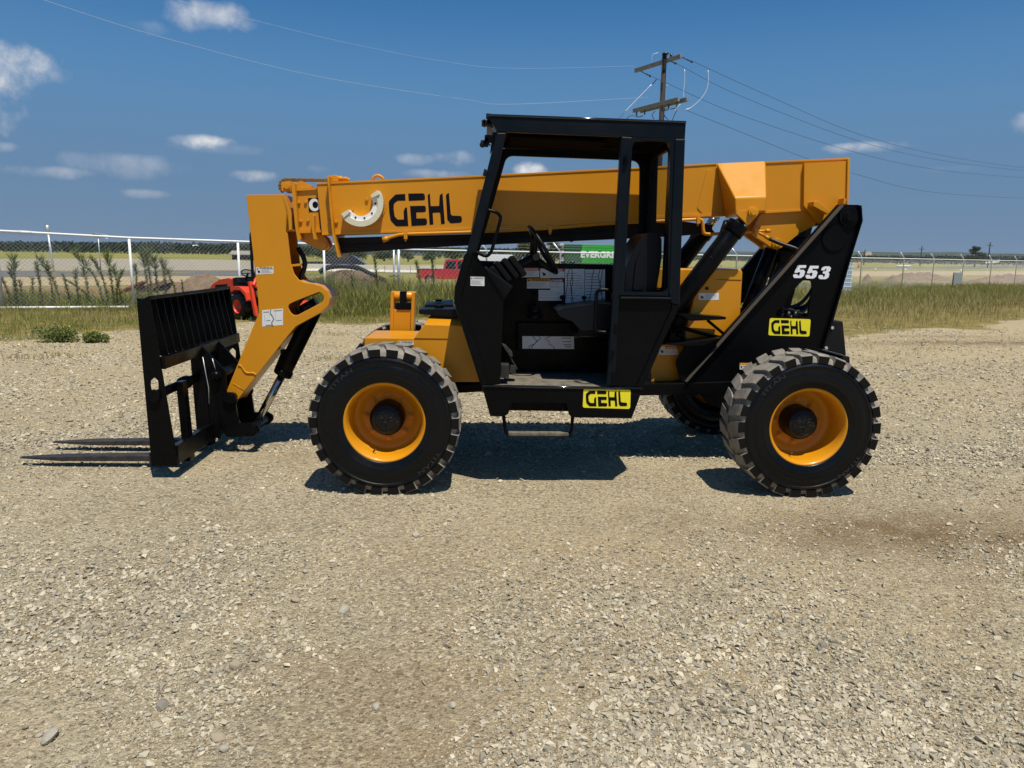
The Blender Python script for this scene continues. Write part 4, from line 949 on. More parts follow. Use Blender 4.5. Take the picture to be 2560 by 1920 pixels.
# engine hood, grille, shelf, rear body
b_ = MB(); hp = xz('S', [(1642, 671), (1852, 673), (1857, 680), (1851, 785), (1842, 852), (1707, 857), (1735, 742), (1736, 715), (1642, 720)], .972); b_.prism(hp, .972, 1.56); hood = b_.build('engine_hood', YL, TH, .012, 3)
b_ = MB(); b_.prism(xz('S', [(1792, 698.5), (1853, 699.5), (1853, 700.6), (1792, 699.6)], .971), .969, .974); b_.build('hood_seam', 'decal_black', hood)
b_ = MB(); c = at('S', 1768, 721, .962); b_.cyl((c.x, .957, c.z), (c.x, .972, c.z), .012, 10); b_.build('hood_latch', 'black_plastic', hood)
label_plate('danger_label', 'L', 682, 80, 1002, 190, .972, hood, None, None, lines=4, pict=True)
b_ = MB(); b_.prism(xz('S', [(1640, 722), (1738, 722), (1706, 870), (1640, 870)], 1.05), 1.05, 1.5)
for i in range(7): x = 1716+i*3; b_.prism(xz('S', [(x, 742), (x+1.2, 742), (x-1, 800), (x-2.2, 800)], 1.03), 1.03, 1.05)
b_.build('radiator_grille', 'black_satin', TH)
b_ = MB(); b_.prism(rpoly(xz('L', [(330, 410), (1100, 458), (1122, 470), (1108, 502), (560, 526), (400, 430)], .78), .006), .78, .93); b_.build('side_shelf', BK, TH, .006)
b_ = MB(); b_.tube([at('L', 820, 515, .88), at('L', 1085, 735, .88)], .012, 8); b_.tube([at('L', 240, 625, .9), at('L', 480, 655, .9), at('L', 1010, 790, .9)], .016, 8); b_.tube(bez([at('L', 330, 750, .9), at('L', 400, 745, .9), at('L', 440, 800, .9), at('L', 440, 900, .9)], 5), .018, 8); b_.box(at('L', 330, 780, .95), (.12, .08, .07)); b_.build_each('shelf_stay', BK, TH)
b_ = MB(); b_.prism(xz('L', [(200, 905), (1000, 800), (1040, 790), (900, 868), (760, 925), (480, 935)], .78), .78, 1.2); b_.build('fender_plate', BK, TH, .005)
b_ = MB(); b_.prism(xz('L', [(-80, 898), (440, 906), (472, 945), (345, 1150), (330, 1230), (440, 1556), (-80, 1556)], 1.0), 1.0, 1.40); rb_ = b_.build('rear_body', YL, TH, .006)
label_plate('danger_label', 'L', 48, 935, 350, 1066, 1.0, rb_, 'decal_red', 'DANGER', 'decal_white', 4, True, lead=.33)
label_plate('warning_label', 'L', 1335, 1195, 1500, 1300, TY-.001, tw, 'decal_orange', None, 'decal_black', 1, True)
# ================================================================ GROUND
def fast_mesh(name, v, f, mats, parent=None, smooth=False, attrs=None):
    """v (n,3) array, f (m,k) array of equal-sized faces"""
    v = np.ascontiguousarray(v, np.float32); f = np.ascontiguousarray(f, np.int32); k = f.shape[1]
    me = bpy.data.meshes.new(name); me.vertices.add(len(v)); me.vertices.foreach_set('co', v.ravel())
    me.loops.add(f.size); me.loops.foreach_set('vertex_index', f.ravel())
    me.polygons.add(len(f)); me.polygons.foreach_set('loop_start', np.arange(0, f.size, k, dtype=np.int32)); me.polygons.foreach_set('loop_total', np.full(len(f), k, np.int32))
    me.polygons.foreach_set('use_smooth', np.full(len(f), smooth))
    for m_ in ([mats] if isinstance(mats, str) else mats): me.materials.append(MAT[m_])
    if attrs:
        for an, av in attrs.items():
            a = me.attributes.new(an, 'FLOAT', 'POINT'); a.data.foreach_set('value', np.ascontiguousarray(av, np.float32))
    me.update(calc_edges=True); me.validate()
    return link(bpy.data.objects.new(name, me), parent)

def gfull(x, y):
    x = np.asarray(x, float); y = np.asarray(y, float)
    z = gz(x, y)*(1-smooth01(40, 80, np.abs(x)+np.maximum(y, 0)*.5))
    z = z-.65*np.exp(-((x+2)/9)**2-((y-54)/8)**2)
    return z
# where the gravel gives way to grass (distance from the camera line, per x)
EDGE = np.array([[-40, 6.], [-16, 6.8], [-8, 7.6], [-7.2, 9.3], [-5.2, 12.2], [-3, 13.2], [2, 13.6], [6, 12.3], [7.6, 11.4], [9.2, 11.8], [12.5, 14.2], [16, 16.8], [24, 21], [60, 30]])
def edge_y(x): return np.interp(x, EDGE[:, 0], EDGE[:, 1])
def grassw(x, y): return y-edge_y(x)+(fbm(x, y, .8, 11, 4)-.5)*3.6+(fbm(x, y, .22, 15, 2)-.5)*2.2
def bumpgrid(a, b, step, g):
    r = [a]
    while r[-1] < b: r.append(r[-1]+step)
    return r
xs = np.array([-9000, -5000, -2500, -1200, -600, -300, -160, -90, -60, -44, -34, -28, -24, -21] + list(np.arange(-19, 26, .25)) + [27, 30, 34, 40, 48, 60, 80, 110, 160, 300, 600, 1200, 2500, 5000, 9000])
ys = np.array([-400, -100, -40, -20, -12] + list(np.arange(-9, 26, .25)) + list(np.arange(26.5, 62, 1.5)) + [65, 70, 78, 90, 110, 140, 190, 260, 400, 700, 1200, 2500, 5000, 9000])
XX, YY = np.meshgrid(xs, ys, indexing='ij')
ZZ = gfull(XX, YY)
v = np.stack([XX.ravel(), YY.ravel(), ZZ.ravel()], 1)
nx, ny = len(xs), len(ys)
idx = np.arange(nx*ny).reshape(nx, ny)
f = np.stack([idx[:-1, :-1], idx[1:, :-1], idx[1:, 1:], idx[:-1, 1:]], -1).reshape(-1, 4)
x_, y_ = v[:, 0], v[:, 1]
gw = smooth01(-.5, .9, grassw(x_, y_))
far = smooth01(24, 34, y_)
def blob(px, py, rx, ry, rot=0.):
    c = G(px, py); dx, dy = x_-c[0], y_-c[1]; ca, sa = math.cos(rot), math.sin(rot)
    return np.exp(-(((dx*ca+dy*sa)/rx)**2+((dy*ca-dx*sa)/ry)**2))
brown = np.clip(blob(2380, 1330, 1.1, .38)*1.1+blob(420, 1440, .22, .13)*.8+blob(120, 1580, .5, .25)*.45+blob(500, 1000, .8, .25)*.25+blob(2480, 850, 3.2, .45, .12)*1.0+blob(2350, 835, 1.5, .2, .1)*.8+blob(1000, 1720, .7, .3)*.35+blob(1750, 1300, .9, .3)*.3+blob(1420, 1880, .8, .15)*.35+blob(740, 1150, .3, .12)*.5, 0, 1)
dust = np.clip(fbm(x_, y_, .42, 21, 4)*1.7-.55, 0, 1)*.75+blob(1700, 1700, 1.0, .5)*.6+blob(2200, 1500, 1.1, .6)*.5+blob(1500, 1380, 1.2, .22)*.6+blob(2450, 1000, 2.2, .8)*.8+blob(300, 1000, 1.5, .7)*.5+blob(2420, 880, 3, .8)*.9+blob(1500, 1850, .9, .3)*.5
dust = np.clip(dust, 0, 1)
earth = smooth01(18.3, 19.6, y_)*(1-smooth01(27, 29.5, y_))*(1-smooth01(-4.5, -1.5, x_))+smooth01(36, 40, y_)*(1-smooth01(70, 80, y_))*smooth01(14, 20, x_)*.55
earth = np.clip(earth*(.55+.9*fbm(x_, y_, .5, 31)), 0, 1)

m = bpy.data.materials.new('yard_ground'); m.use_nodes = True; t = m.node_tree; n = t.nodes; bs = n['Principled BSDF']; bs.inputs['Roughness'].default_value = .95; bs.inputs['Specular IOR Level'].default_value = .2
MAT['yard_ground'] = m
def nn(ty, **k):
    q = n.new(ty)
    for a, b2 in k.items(): q.inputs[a].default_value = b2
    return q
geo = n.new('ShaderNodeNewGeometry'); L = t.links.new
def at_(nm): q = n.new('ShaderNodeAttribute'); q.attribute_name = nm; return q.outputs['Fac']
def mixc(fac, a, b2):
    q = n.new('ShaderNodeMixRGB')
    for i, vv in ((0, fac), (1, a), (2, b2)):
        if isinstance(vv, tuple): q.inputs[i].default_value = (*vv, 1)
        elif isinstance(vv, float): q.inputs[i].default_value = vv
        else: L(vv, q.inputs[i])
    return q.outputs[0]
def mapr(src, a, b2, c=0., d=1.):
    q = n.new('ShaderNodeMapRange'); L(src, q.inputs[0]); q.inputs[1].default_value = a; q.inputs[2].default_value = b2; q.inputs[3].default_value = c; q.inputs[4].default_value = d; return q.outputs[0]
def ma(op, a, b2):
    q = n.new('ShaderNodeMath'); q.operation = op
    for i, vv in enumerate((a, b2)):
        if isinstance(vv, (int, float)): q.inputs[i].default_value = vv
        else: L(vv, q.inputs[i])
    return q.outputs[0]
def noise(sc, det=6, ro=.6):
    q = nn('ShaderNodeTexNoise', Scale=sc, Detail=det, Roughness=ro); L(geo.outputs['Position'], q.inputs['Vector']); return q.outputs['Fac']
def vor(sc, rnd=1.):
    q = nn('ShaderNodeTexVoronoi', Scale=sc, Randomness=rnd); L(geo.outputs['Position'], q.inputs['Vector']); return q
v1, v2, v3 = vor(42.), vor(95.), vor(17.)
sep = n.new('ShaderNodeSeparateColor'); L(v1.outputs['Color'], sep.inputs[0])
sep2 = n.new('ShaderNodeSeparateColor'); L(v2.outputs['Color'], sep2.inputs[0])
stone = mixc(sep.outputs[0], (.205, .185, .155), (.40, .365, .305))
stone2 = mixc(sep2.outputs[1], (.19, .165, .13), (.39, .345, .28))
base = mixc(mapr(noise(6., 5), .42, .60), stone, stone2)
fine = mixc(mapr(noise(160., 4, .7), .3, .7), (.25, .20, .135), (.385, .315, .22))
base = mixc(ma('MULTIPLY', at_('dust'), mapr(noise(3.1, 7, .65), .36, .62, .25, 1.)), base, fine)
base = mixc(mapr(noise(.8, 5, .65), .45, .68, 0., .55), base, (.46, .425, .35)); base = mixc(mapr(noise(.37, 5, .6), .5, .72, 0., .45), base, (.27, .205, .125))
v5 = vor(70.); sp5 = n.new('ShaderNodeSeparateColor'); L(v5.outputs['Color'], sp5.inputs[0])
base = mixc(mapr(sp5.outputs[0], .72, .9, 0., .8), base, (.47, .435, .36)); base = mixc(mapr(sp5.outputs[1], .80, .95, 0., .75), base, (.12, .105, .085))
# larger scale: paler and warmer chalky gravel further off
chalk = mixc(mapr(noise(9., 6, .7), .3, .7), (.36, .30, .21), (.56, .50, .385))
chalk = mixc(mapr(noise(30., 5, .75), .36, .62), (.20, .165, .11), chalk)
v4 = vor(13.); chalk = mixc(mapr(v4.outputs['Distance'], .12, .30, .55, 0.), chalk, (.62, .57, .45))
base = mixc(ma('MULTIPLY', at_('chalk'), mapr(noise(1.7, 6), .3, .6, .35, 1.)), base, chalk)
base = mixc(ma('MULTIPLY', at_('brown'), mapr(noise(4.3, 6, .7), .3, .6, .3, 1.)), base, (.15, .105, .06))
gtex = mixc(mapr(noise(2.4, 6, .7), .35, .65), (.115, .115, .035), (.24, .19, .085))
base = mixc(mapr(ma('ADD', at_('grass'), ma('MULTIPLY', ma('SUBTRACT', noise(5., 7, .7), .5), 1.2)), .35, .75), base, gtex)
farg = mixc(mapr(noise(.06, 5, .6), .4, .62), (.13, .155, .04), (.22, .19, .075))
base = mixc(at_('far'), base, farg)
base = mixc(ma('MULTIPLY', at_('earth'), mapr(noise(2.1, 6, .7), .25, .6, .2, 1.)), base, mixc(noise(14., 5), (.16, .10, .06), (.33, .24, .16)))
tint = n.new('ShaderNodeMixRGB'); tint.blend_type = 'MULTIPLY'; tint.inputs[0].default_value = 1; tint.inputs[2].default_value = (1.46, 1.35, 1.06, 1); L(base, tint.inputs[1]); L(tint.outputs[0], bs.inputs['Base Color'])
hgt = ma('ADD', ma('MULTIPLY', ma('SUBTRACT', 1., v1.outputs['Distance']), mapr(at_('dust'), 0., 1., 1.0, .35)), ma('MULTIPLY', ma('SUBTRACT', 1., v2.outputs['Distance']), .5))
hgt = ma('ADD', hgt, ma('MULTIPLY', noise(240., 3), .5))
hgt = ma('ADD', hgt, ma('MULTIPLY', noise(5., 4), 2.2))
bp = nn('ShaderNodeBump', Strength=1.0, Distance=.02); L(hgt, bp.inputs['Height']); L(bp.outputs[0], bs.inputs['Normal'])
chalkv = smooth01(1.0, 7.5, y_+.35*np.abs(x_))*(1-.6*smooth01(8, 14, y_)*0)
yard = fast_mesh('ground', v, f, 'yard_ground', smooth=True, attrs=dict(grass=gw*(1-far), far=far, brown=brown, dust=dust, earth=earth, chalk=chalkv))
tag(yard, kind='structure')

# loose gravel: crushed stones as convex hulls
VAR = []
for i in range(16):
    bm = bmesh.new()
    for k in range(8):
        p = Vector((random.gauss(0, 1), random.gauss(0, 1), random.gauss(0, 1))).normalized()*random.uniform(.8, 1.1); bm.verts.new((p.x*random.uniform(.9, 1.15), p.y*random.uniform(.7, .95), p.z*.72))
    r_ = bmesh.ops.convex_hull(bm, input=bm.verts)
    bmesh.ops.delete(bm, geom=[e for e in r_['geom_interior'] if isinstance(e, bmesh.types.BMVert)], context='VERTS') if r_['geom_interior'] else None
    bmesh.ops.triangulate(bm, faces=bm.faces); bm.verts.index_update()
    VAR.append((np.array([q.co[:] for q in bm.verts]), np.array([[q.index for q in fc.verts] for fc in bm.faces]))); bm.free()
m = mat('stone_grey', (.36, .315, .225), .9, col2=(.49, .43, .31), vscale=3., island=.38, bump=.3, bscale=120, spec=.25)
def in_view(x, y, mx=.35):
    dx, dy = x-CAM[0], y-CAM[1]; fy = dx*math.sin(YAW)+dy*math.cos(YAW); fx = dx*math.cos(YAW)-dy*math.sin(YAW)
    return (fy > 1.4) & (np.abs(fx) < fy*.70+mx+.3)
def scatter(N, ya, yb):
    # even on the picture: more stones per square metre close to the camera
    u = rng.random(N); d = 1/((1-u)/(ya)+u/(yb)); ang = rng.uniform(-.80, .80, N)
    fx = d*ang; x = CAM[0]+fx*math.cos(YAW)+d*math.sin(YAW); y = CAM[1]-fx*math.sin(YAW)+d*math.cos(YAW); return x, y, d
def coarse(x, y): return np.clip(fbm(x, y, .75, 41, 4)*2.6-.72, 0, 1)
vv, ff = [], []; off = 0
xq, yq, dq = scatter(185000, 1.75, 12)
cz = coarse(xq, yq)
keep = (rng.random(len(xq)) < .12+.88*cz) & (grassw(xq, yq) < .4)
xq, yq, dq, cz = xq[keep], yq[keep], dq[keep], cz[keep]
sz = (.0024+.0036*cz)*np.exp(rng.normal(0, .55, len(xq)))*(.85+.10*dq)
sz = np.clip(sz, .0022, .024)
x2, y2, d2 = scatter(70000, 6., 19); c2 = coarse(x2, y2); k2 = (rng.random(len(x2)) < .35+.65*c2) & (grassw(x2, y2) < rng.uniform(-.5, 1.6, len(x2)))
xq, yq = np.concatenate([xq, x2[k2]]), np.concatenate([yq, y2[k2]]); sz = np.concatenate([sz, np.clip((.007+.0008*d2[k2])*np.exp(rng.normal(0, .4, k2.sum())), .006, .035)])
for i, (va, fa) in enumerate(VAR):
    s_ = np.nonzero(np.arange(len(xq)) % 16 == i)[0]; k = len(s_)
    a = rng.uniform(0, 6.28, k); tl_ = rng.normal(0, .35, k)
    P_ = np.repeat(va[None], k, 0)*sz[s_, None, None]
    y2 = P_[:, :, 1]*np.cos(tl_)[:, None]-P_[:, :, 2]*np.sin(tl_)[:, None]; z2 = P_[:, :, 1]*np.sin(tl_)[:, None]+P_[:, :, 2]*np.cos(tl_)[:, None]
    x3 = P_[:, :, 0]*np.cos(a)[:, None]-y2*np.sin(a)[:, None]; y3 = P_[:, :, 0]*np.sin(a)[:, None]+y2*np.cos(a)[:, None]
    vs = np.stack([x3+xq[s_, None], y3+yq[s_, None], z2+(gfull(xq[s_], yq[s_])+sz[s_]*.18)[:, None]], -1)
    vv.append(vs.reshape(-1, 3)); ff.append((fa[None]+(np.arange(k)*len(va))[:, None, None]+off).reshape(-1, 3)); off += k*len(va)
gv = fast_mesh('gravel', np.concatenate(vv), np.concatenate(ff), 'stone_grey'); tag(gv, kind='stuff', label='loose pale grey crushed gravel scattered over the yard', cat='gravel')
# the larger stones, one by one
mat('stone_pale', (.50, .45, .345), .9, var=.3, vscale=25, bump=.4, bscale=80, spec=.25)
mat('stone_dark', (.31, .28, .22), .9, var=.3, vscale=25, bump=.4, bscale=80, spec=.25)
mat('stone_tan', (.44, .36, .25), .9, var=.3, vscale=25, bump=.4, bscale=80, spec=.25)
SM = []
for i, (va, fa) in enumerate(VAR):
    bm = bmesh.new(); bmesh.ops.create_icosphere(bm, subdivisions=2, radius=1)
    fl3 = [(Vector((random.gauss(0, 1), random.gauss(0, 1), random.gauss(0, 1))).normalized(), random.uniform(.62, .92)) for q in range(9)]
    for q in bm.verts:
        for nrm, dd_ in fl3:                                   # chip flat facets off a rounded lump
            e_ = q.co.dot(nrm)-dd_
            if e_ > 0: q.co -= nrm*e_
        q.co = Vector((q.co.x*1.1, q.co.y*.82, q.co.z*.62))*random.uniform(.985, 1.015)
    va, fa = np.array([q.co[:] for q in bm.verts]), np.array([[q.index for q in fc.verts] for fc in bm.faces]); bm.free()
    for mm in ('stone_pale', 'stone_pale', 'stone_dark', 'stone_tan')[i % 4:i % 4+1]:
        me = bpy.data.meshes.new('stone'); me.from_pydata([tuple(q) for q in va], [], [tuple(map(int, q)) for q in fa]); me.materials.append(MAT[mm]); SM.append(me)
spots = [(G(*p)[0], G(*p)[1], s_*.62) for p, s_ in (((2245, 1660), .034), ((2283, 1708), .028), ((2230, 1690), .02), ((2412, 1765), .027), ((2288, 1862), .034), ((2300, 1882), .024), ((1865, 1870), .034), ((2225, 1560), .025), ((1965, 1540), .035), ((2547, 1680), .03), ((1592, 1652), .024), ((738, 1505), .045), ((355, 1268), .04), ((412, 1270), .035), ((420, 1410), .03), ((545, 1850), .045), ((560, 1878), .035), ((125, 1850), .06), ((405, 1770), .05), ((590, 1670), .05), ((860, 1530), .055), ((1040, 1340), .04), ((2060, 1610), .03), ((1370, 1720), .028), ((940, 1770), .03), ((1130, 1765), .03), ((2010, 1315), .03), ((2070, 1335), .03), ((1440, 1410), .02))]
while len(spots) < 300:
    x, y, d = scatter(1, 1.9, 7); x, y, d = float(x[0]), float(y[0]), float(d[0])
    if random.random() < .25+.75*float(coarse(x, y)): spots.append((x, y, random.uniform(.008, .014)*(1+.05*d)))
for i, (x, y, s_) in enumerate(spots):
    o = bpy.data.objects.new('stone', SM[i % 16]); o.location = (x, y, float(gfull(x, y))+s_*.25); o.scale = (s_, s_, s_*random.uniform(.8, 1.2)); o.rotation_euler = (random.gauss(0, .25), random.gauss(0, .25), random.uniform(0, 6.28)); link(o, yard)

# strips of road and track beyond the fence: sheets a few millimetres apart
def sheet(name, top, bot, z, m_):
    hy = lambda p: max(p[1], 619.8+p[0]*.01453+7)          # keep the strip below the true horizon
    pts = [G(p[0], hy(p)) for p in top]+[G(*p) for p in reversed(bot)]; k = len(top)
    vs = np.array([[p[0], p[1], z] for p in pts]); b_ = MB()
    b_.add(vs, [(i, i+1, 2*k-2-i, 2*k-1-i) for i in range(k-1)])
    return tag(b_.build(name, m_), kind='structure')
mat('sand', (.42, .32, .17), .95, col2=(.36, .27, .14), vscale=.4, bump=.2)
sheet('concrete_apron', [(-500, 640), (0, 647), (300, 647), (560, 649), (780, 662), (1100, 664), (1300, 664)], [(-500, 673), (0, 677), (300, 676.5), (560, 676), (780, 678), (1100, 679), (1300, 679)], .012, 'concrete')
sheet('asphalt_road', [(-500, 673.6), (0, 677.6), (300, 677.2), (640, 677)], [(-500, 690), (0, 692), (300, 691), (640, 689)], .008, 'asphalt')
sheet('sand_track', [(-500, 691), (0, 693.5), (300, 692), (640, 690), (900, 690.5)], [(-500, 712), (0, 716), (300, 715), (640, 709), (900, 706)], .016, 'sand')
sheet('sand_road', [(1700, 679), (2100, 678), (2300, 678), (2560, 678), (3000, 680)], [(1700, 691), (2100, 692), (2300, 690), (2560, 687), (3000, 692)], .012, 'sand')
sheet('paved_road', [(1700, 668), (2300, 668), (2400, 666), (2560, 663.5), (3000, 662)], [(1700, 671), (2300, 672), (2400, 672), (2560, 671), (3000, 676)], .012, 'asphalt')

# ================================================================ VEGETATION
def blades(x, y, h, w, lean=.35, dirx=0., z=None):
    k = len(x); a = rng.uniform(0, 6.28, k); z = gfull(x, y) if z is None else z
    lx = rng.normal(dirx, lean, k)*h; ly = rng.normal(0, lean, k)*h
    wx, wy = np.cos(a)*w/2, np.sin(a)*w/2
    P0 = np.stack([x-wx, y-wy, z-.01], 1); P1 = np.stack([x+wx, y+wy, z-.01], 1)
    P2 = np.stack([x+lx*.35-wx*.8, y+ly*.35-wy*.8, z+h*.55], 1); P3 = np.stack([x+lx*.35+wx*.8, y+ly*.35+wy*.8, z+h*.55], 1); P4 = np.stack([x+lx, y+ly, z+h], 1)
    v = np.stack([(P0+P1)/2, P2, P3, P4], 1).reshape(-1, 3); o = (np.arange(k)*4)[:, None]
    f = np.concatenate([o+np.array([[0, 2, 1]]), o+np.array([[1, 2, 3]])], 0)
    return v, f
def clumped(N, x0, x1, y0, y1, nc, sp):
    cx, cy = rng.uniform(x0, x1, nc), rng.uniform(y0, y1, nc); i = rng.integers(0, nc, N)
    return cx[i]+rng.normal(0, sp, N), cy[i]+rng.normal(0, sp, N), i
def grass(name, sets, m_, lab):
    vs, fs, o = [], [], 0
    for v, f in sets: vs.append(v); fs.append(f+o); o += len(v)
    g = fast_mesh(name, np.concatenate(vs), np.concatenate(fs), m_); return tag(g, lab, 'grass', kind='stuff')
def keepg(x, y, lo=.15): return grassw(x, y) > lo+rng.uniform(-.4, .6, len(x))
# short strip on the left
x, y, i = clumped(60000, -17, 1.5, 6.5, 18.5, 1700, .15); k = keepg(x, y); x, y = x[k], y[k]
h = rng.uniform(.04, .15, len(x))*(1+.8*smooth01(14.5, 17, y)+.5*smooth01(.8, 3.5, grassw(x, y)))
dry = fbm(x, y, .5, 51) + rng.normal(0, .12, len(x)) > .56
SG, SD = [], []
SG.append(blades(x[~dry], y[~dry], h[~dry], .012)); SD.append(blades(x[dry], y[dry], h[dry], .010))
# tall lush growth round the gate and behind the boom
x, y, i = clumped(42000, -7.4, 2.8, 14.4, 21, 420, .17); hh = rng.uniform(.40, 1.08, 420)*(1-.3*(np.arange(420) % 3 == 0))
h = hh[i]*rng.uniform(.5, 1.15, len(x))*(1-.55*smooth01(16.5, 14.2, y)); h = h*np.where(x > -6.5, 1, .5); dry = rng.random(len(x)) < .10
SG.append(blades(x[~dry], y[~dry], h[~dry], .022, .3)); SD.append(blades(x[dry], y[dry], h[dry], .016, .3))
# behind the left fence
x, y, i = clumped(9000, -16, -5, 15.5, 19, 160, .2); h = rng.uniform(.15, .55, len(x)); SG.append(blades(x, y, h, .018))
# the field on the right
x, y, i = clumped(190000, 2, 48, 9.5, 44, 9000, .30); k = keepg(x, y, .0) & (y > 10) & (rng.random(len(x)) < .25+1.6*np.clip(fbm(x, y, .45, 81)-.28, 0, 1)+.5*smooth01(2, 6, y-edge_y(x))) & in_view(x, y, 3); x, y = x[k], y[k]
h = rng.uniform(.08, .30, len(x))*(.55+.6*smooth01(0, 2.5, grassw(x, y))+.35*smooth01(16, 24, y))*(.6+.9*fbm(x, y, .6, 71)); gr = smooth01(0, 1, (y-edge_y(x)-2.6)/6)+ (fbm(x, y, .3, 61)-.5)*1.5
dry = rng.random(len(x)) > .06+.62*gr
SG.append(blades(x[~dry], y[~dry], h[~dry], .017)); SD.append(blades(x[dry], y[dry], h[dry], .014))
# single tufts out on the gravel
for (px, py, s_) in ((400, 850, .22), (250, 862, .25), (150, 900, .12), (780, 870, .18), (700, 815, .2), (840, 840, .15), (1000, 800, .2), (2240, 880, .3), (2330, 870, .2), (2200, 900, .25), (110, 880, .3), (300, 840, .3), (880, 815, .22), (760, 835, .15), (2150, 865, .35), (2120, 850, .4), (820, 905, .1), (60, 905, .15)):
    c = G(px, py); kk = 90; x = c[0]+rng.normal(0, s_, kk)*1.4; y = c[1]+rng.normal(0, s_*.6, kk); (SD if px % 20 < 10 else SG).append(blades(x, y, rng.uniform(.03, .12, kk), .008))
grass('green_grass', SG, 'grass_green', 'green grass and tall weeds growing along the fences and in the field')
grass('dry_grass', SD, 'grass_dry', 'straw coloured dry grass mixed through the field and the verge')

def leaf_cloud(cen, rad, n_, size, flat=.0, shell=.45):
    """n_ leaf-sized faces spread through ellipsoid clumps"""
    cen = np.asarray(cen, float); rad = np.asarray(rad, float); i = rng.integers(0, len(cen), n_)
    d = rng.normal(0, 1, (n_, 3)); d /= np.linalg.norm(d, axis=1)[:, None]; r = rng.random(n_)**shell
    p = cen[i]+d*rad[i]*r[:, None]
    a = rng.normal(0, 1, (n_, 3)); a /= np.linalg.norm(a, axis=1)[:, None]; b2 = np.cross(a, rng.normal(0, 1, (n_, 3))); b2 /= np.linalg.norm(b2, axis=1)[:, None]
    s_ = size*rng.uniform(.6, 1.4, n_)[:, None]
    v = np.stack([p-a*s_, p+b2*s_*.45, p+a*s_, p-b2*s_*.45], 1).reshape(-1, 3); o = (np.arange(n_)*4)[:, None]
    return v, o+np.array([[0, 1, 2, 3]])
def weed(base, top, Y, lab, spread=1., fth=1., group='tall weeds by the white fence'):
    p0 = Vector(U(*base, Y)); p0.z = float(gfull(p0.x, p0.y)); p1 = Vector(U(*top, Y+random.uniform(-.15, .15)))
    root = empty('tall_weed', p0); tag(root, lab, 'weed', group)
    mid = p0*.5+p1*.5+Vector(((p0.x-p1.x)*.22, random.uniform(-.08, .08), (p1.z-p0.z)*.06))
    path = bez([p0, mid, p1], 8); b_ = MB(); b_.tube(path, [(.018)*(1-.7*i/(len(path)-1)) for i in range(len(path))], 5); b_.build('stem', 'weed_stem', root)
    Vs, Fs, o = [], [], 0; H_ = (p1-p0).length
    P_, D_, S_ = [], [], []
    for q in range(int(260*H_)):
        t_ = random.random()**.8; i = min(int(t_*(len(path)-1)), len(path)-2); p = path[i].lerp(path[i+1], t_*(len(path)-1)-i)
        P_.append(p); a = random.uniform(0, 6.28); el_ = random.uniform(.1, .9) if t_ < .7 else random.uniform(.5, 1.3)
        ln = (random.uniform(.04, .10) if t_ < .68 else random.uniform(.10, .30)*fth)
        D_.append(Vector((math.cos(a)*math.cos(el_), math.sin(a)*math.cos(el_), math.sin(el_)))*ln); S_.append(.009 if t_ < .68 else .007)
    for p, d, w_ in zip(P_, D_, S_):
        sd = d.cross(Vector((random.gauss(0, 1), random.gauss(0, 1), random.gauss(0, 1)))).normalized()*w_
        Vs += [p-sd*.4, p+d*.5-sd, p+d, p+d*.5+sd]; Fs.append([o, o+1, o+2, o+3]); o += 4
    fast_mesh('leaves', np.array([v[:] for v in Vs]), np.array(Fs), 'weed_leaf', root)
    return root
def wp(k, x, y): return cp(k, x, y)
CR['Z'] = (280, 600, 11.06)
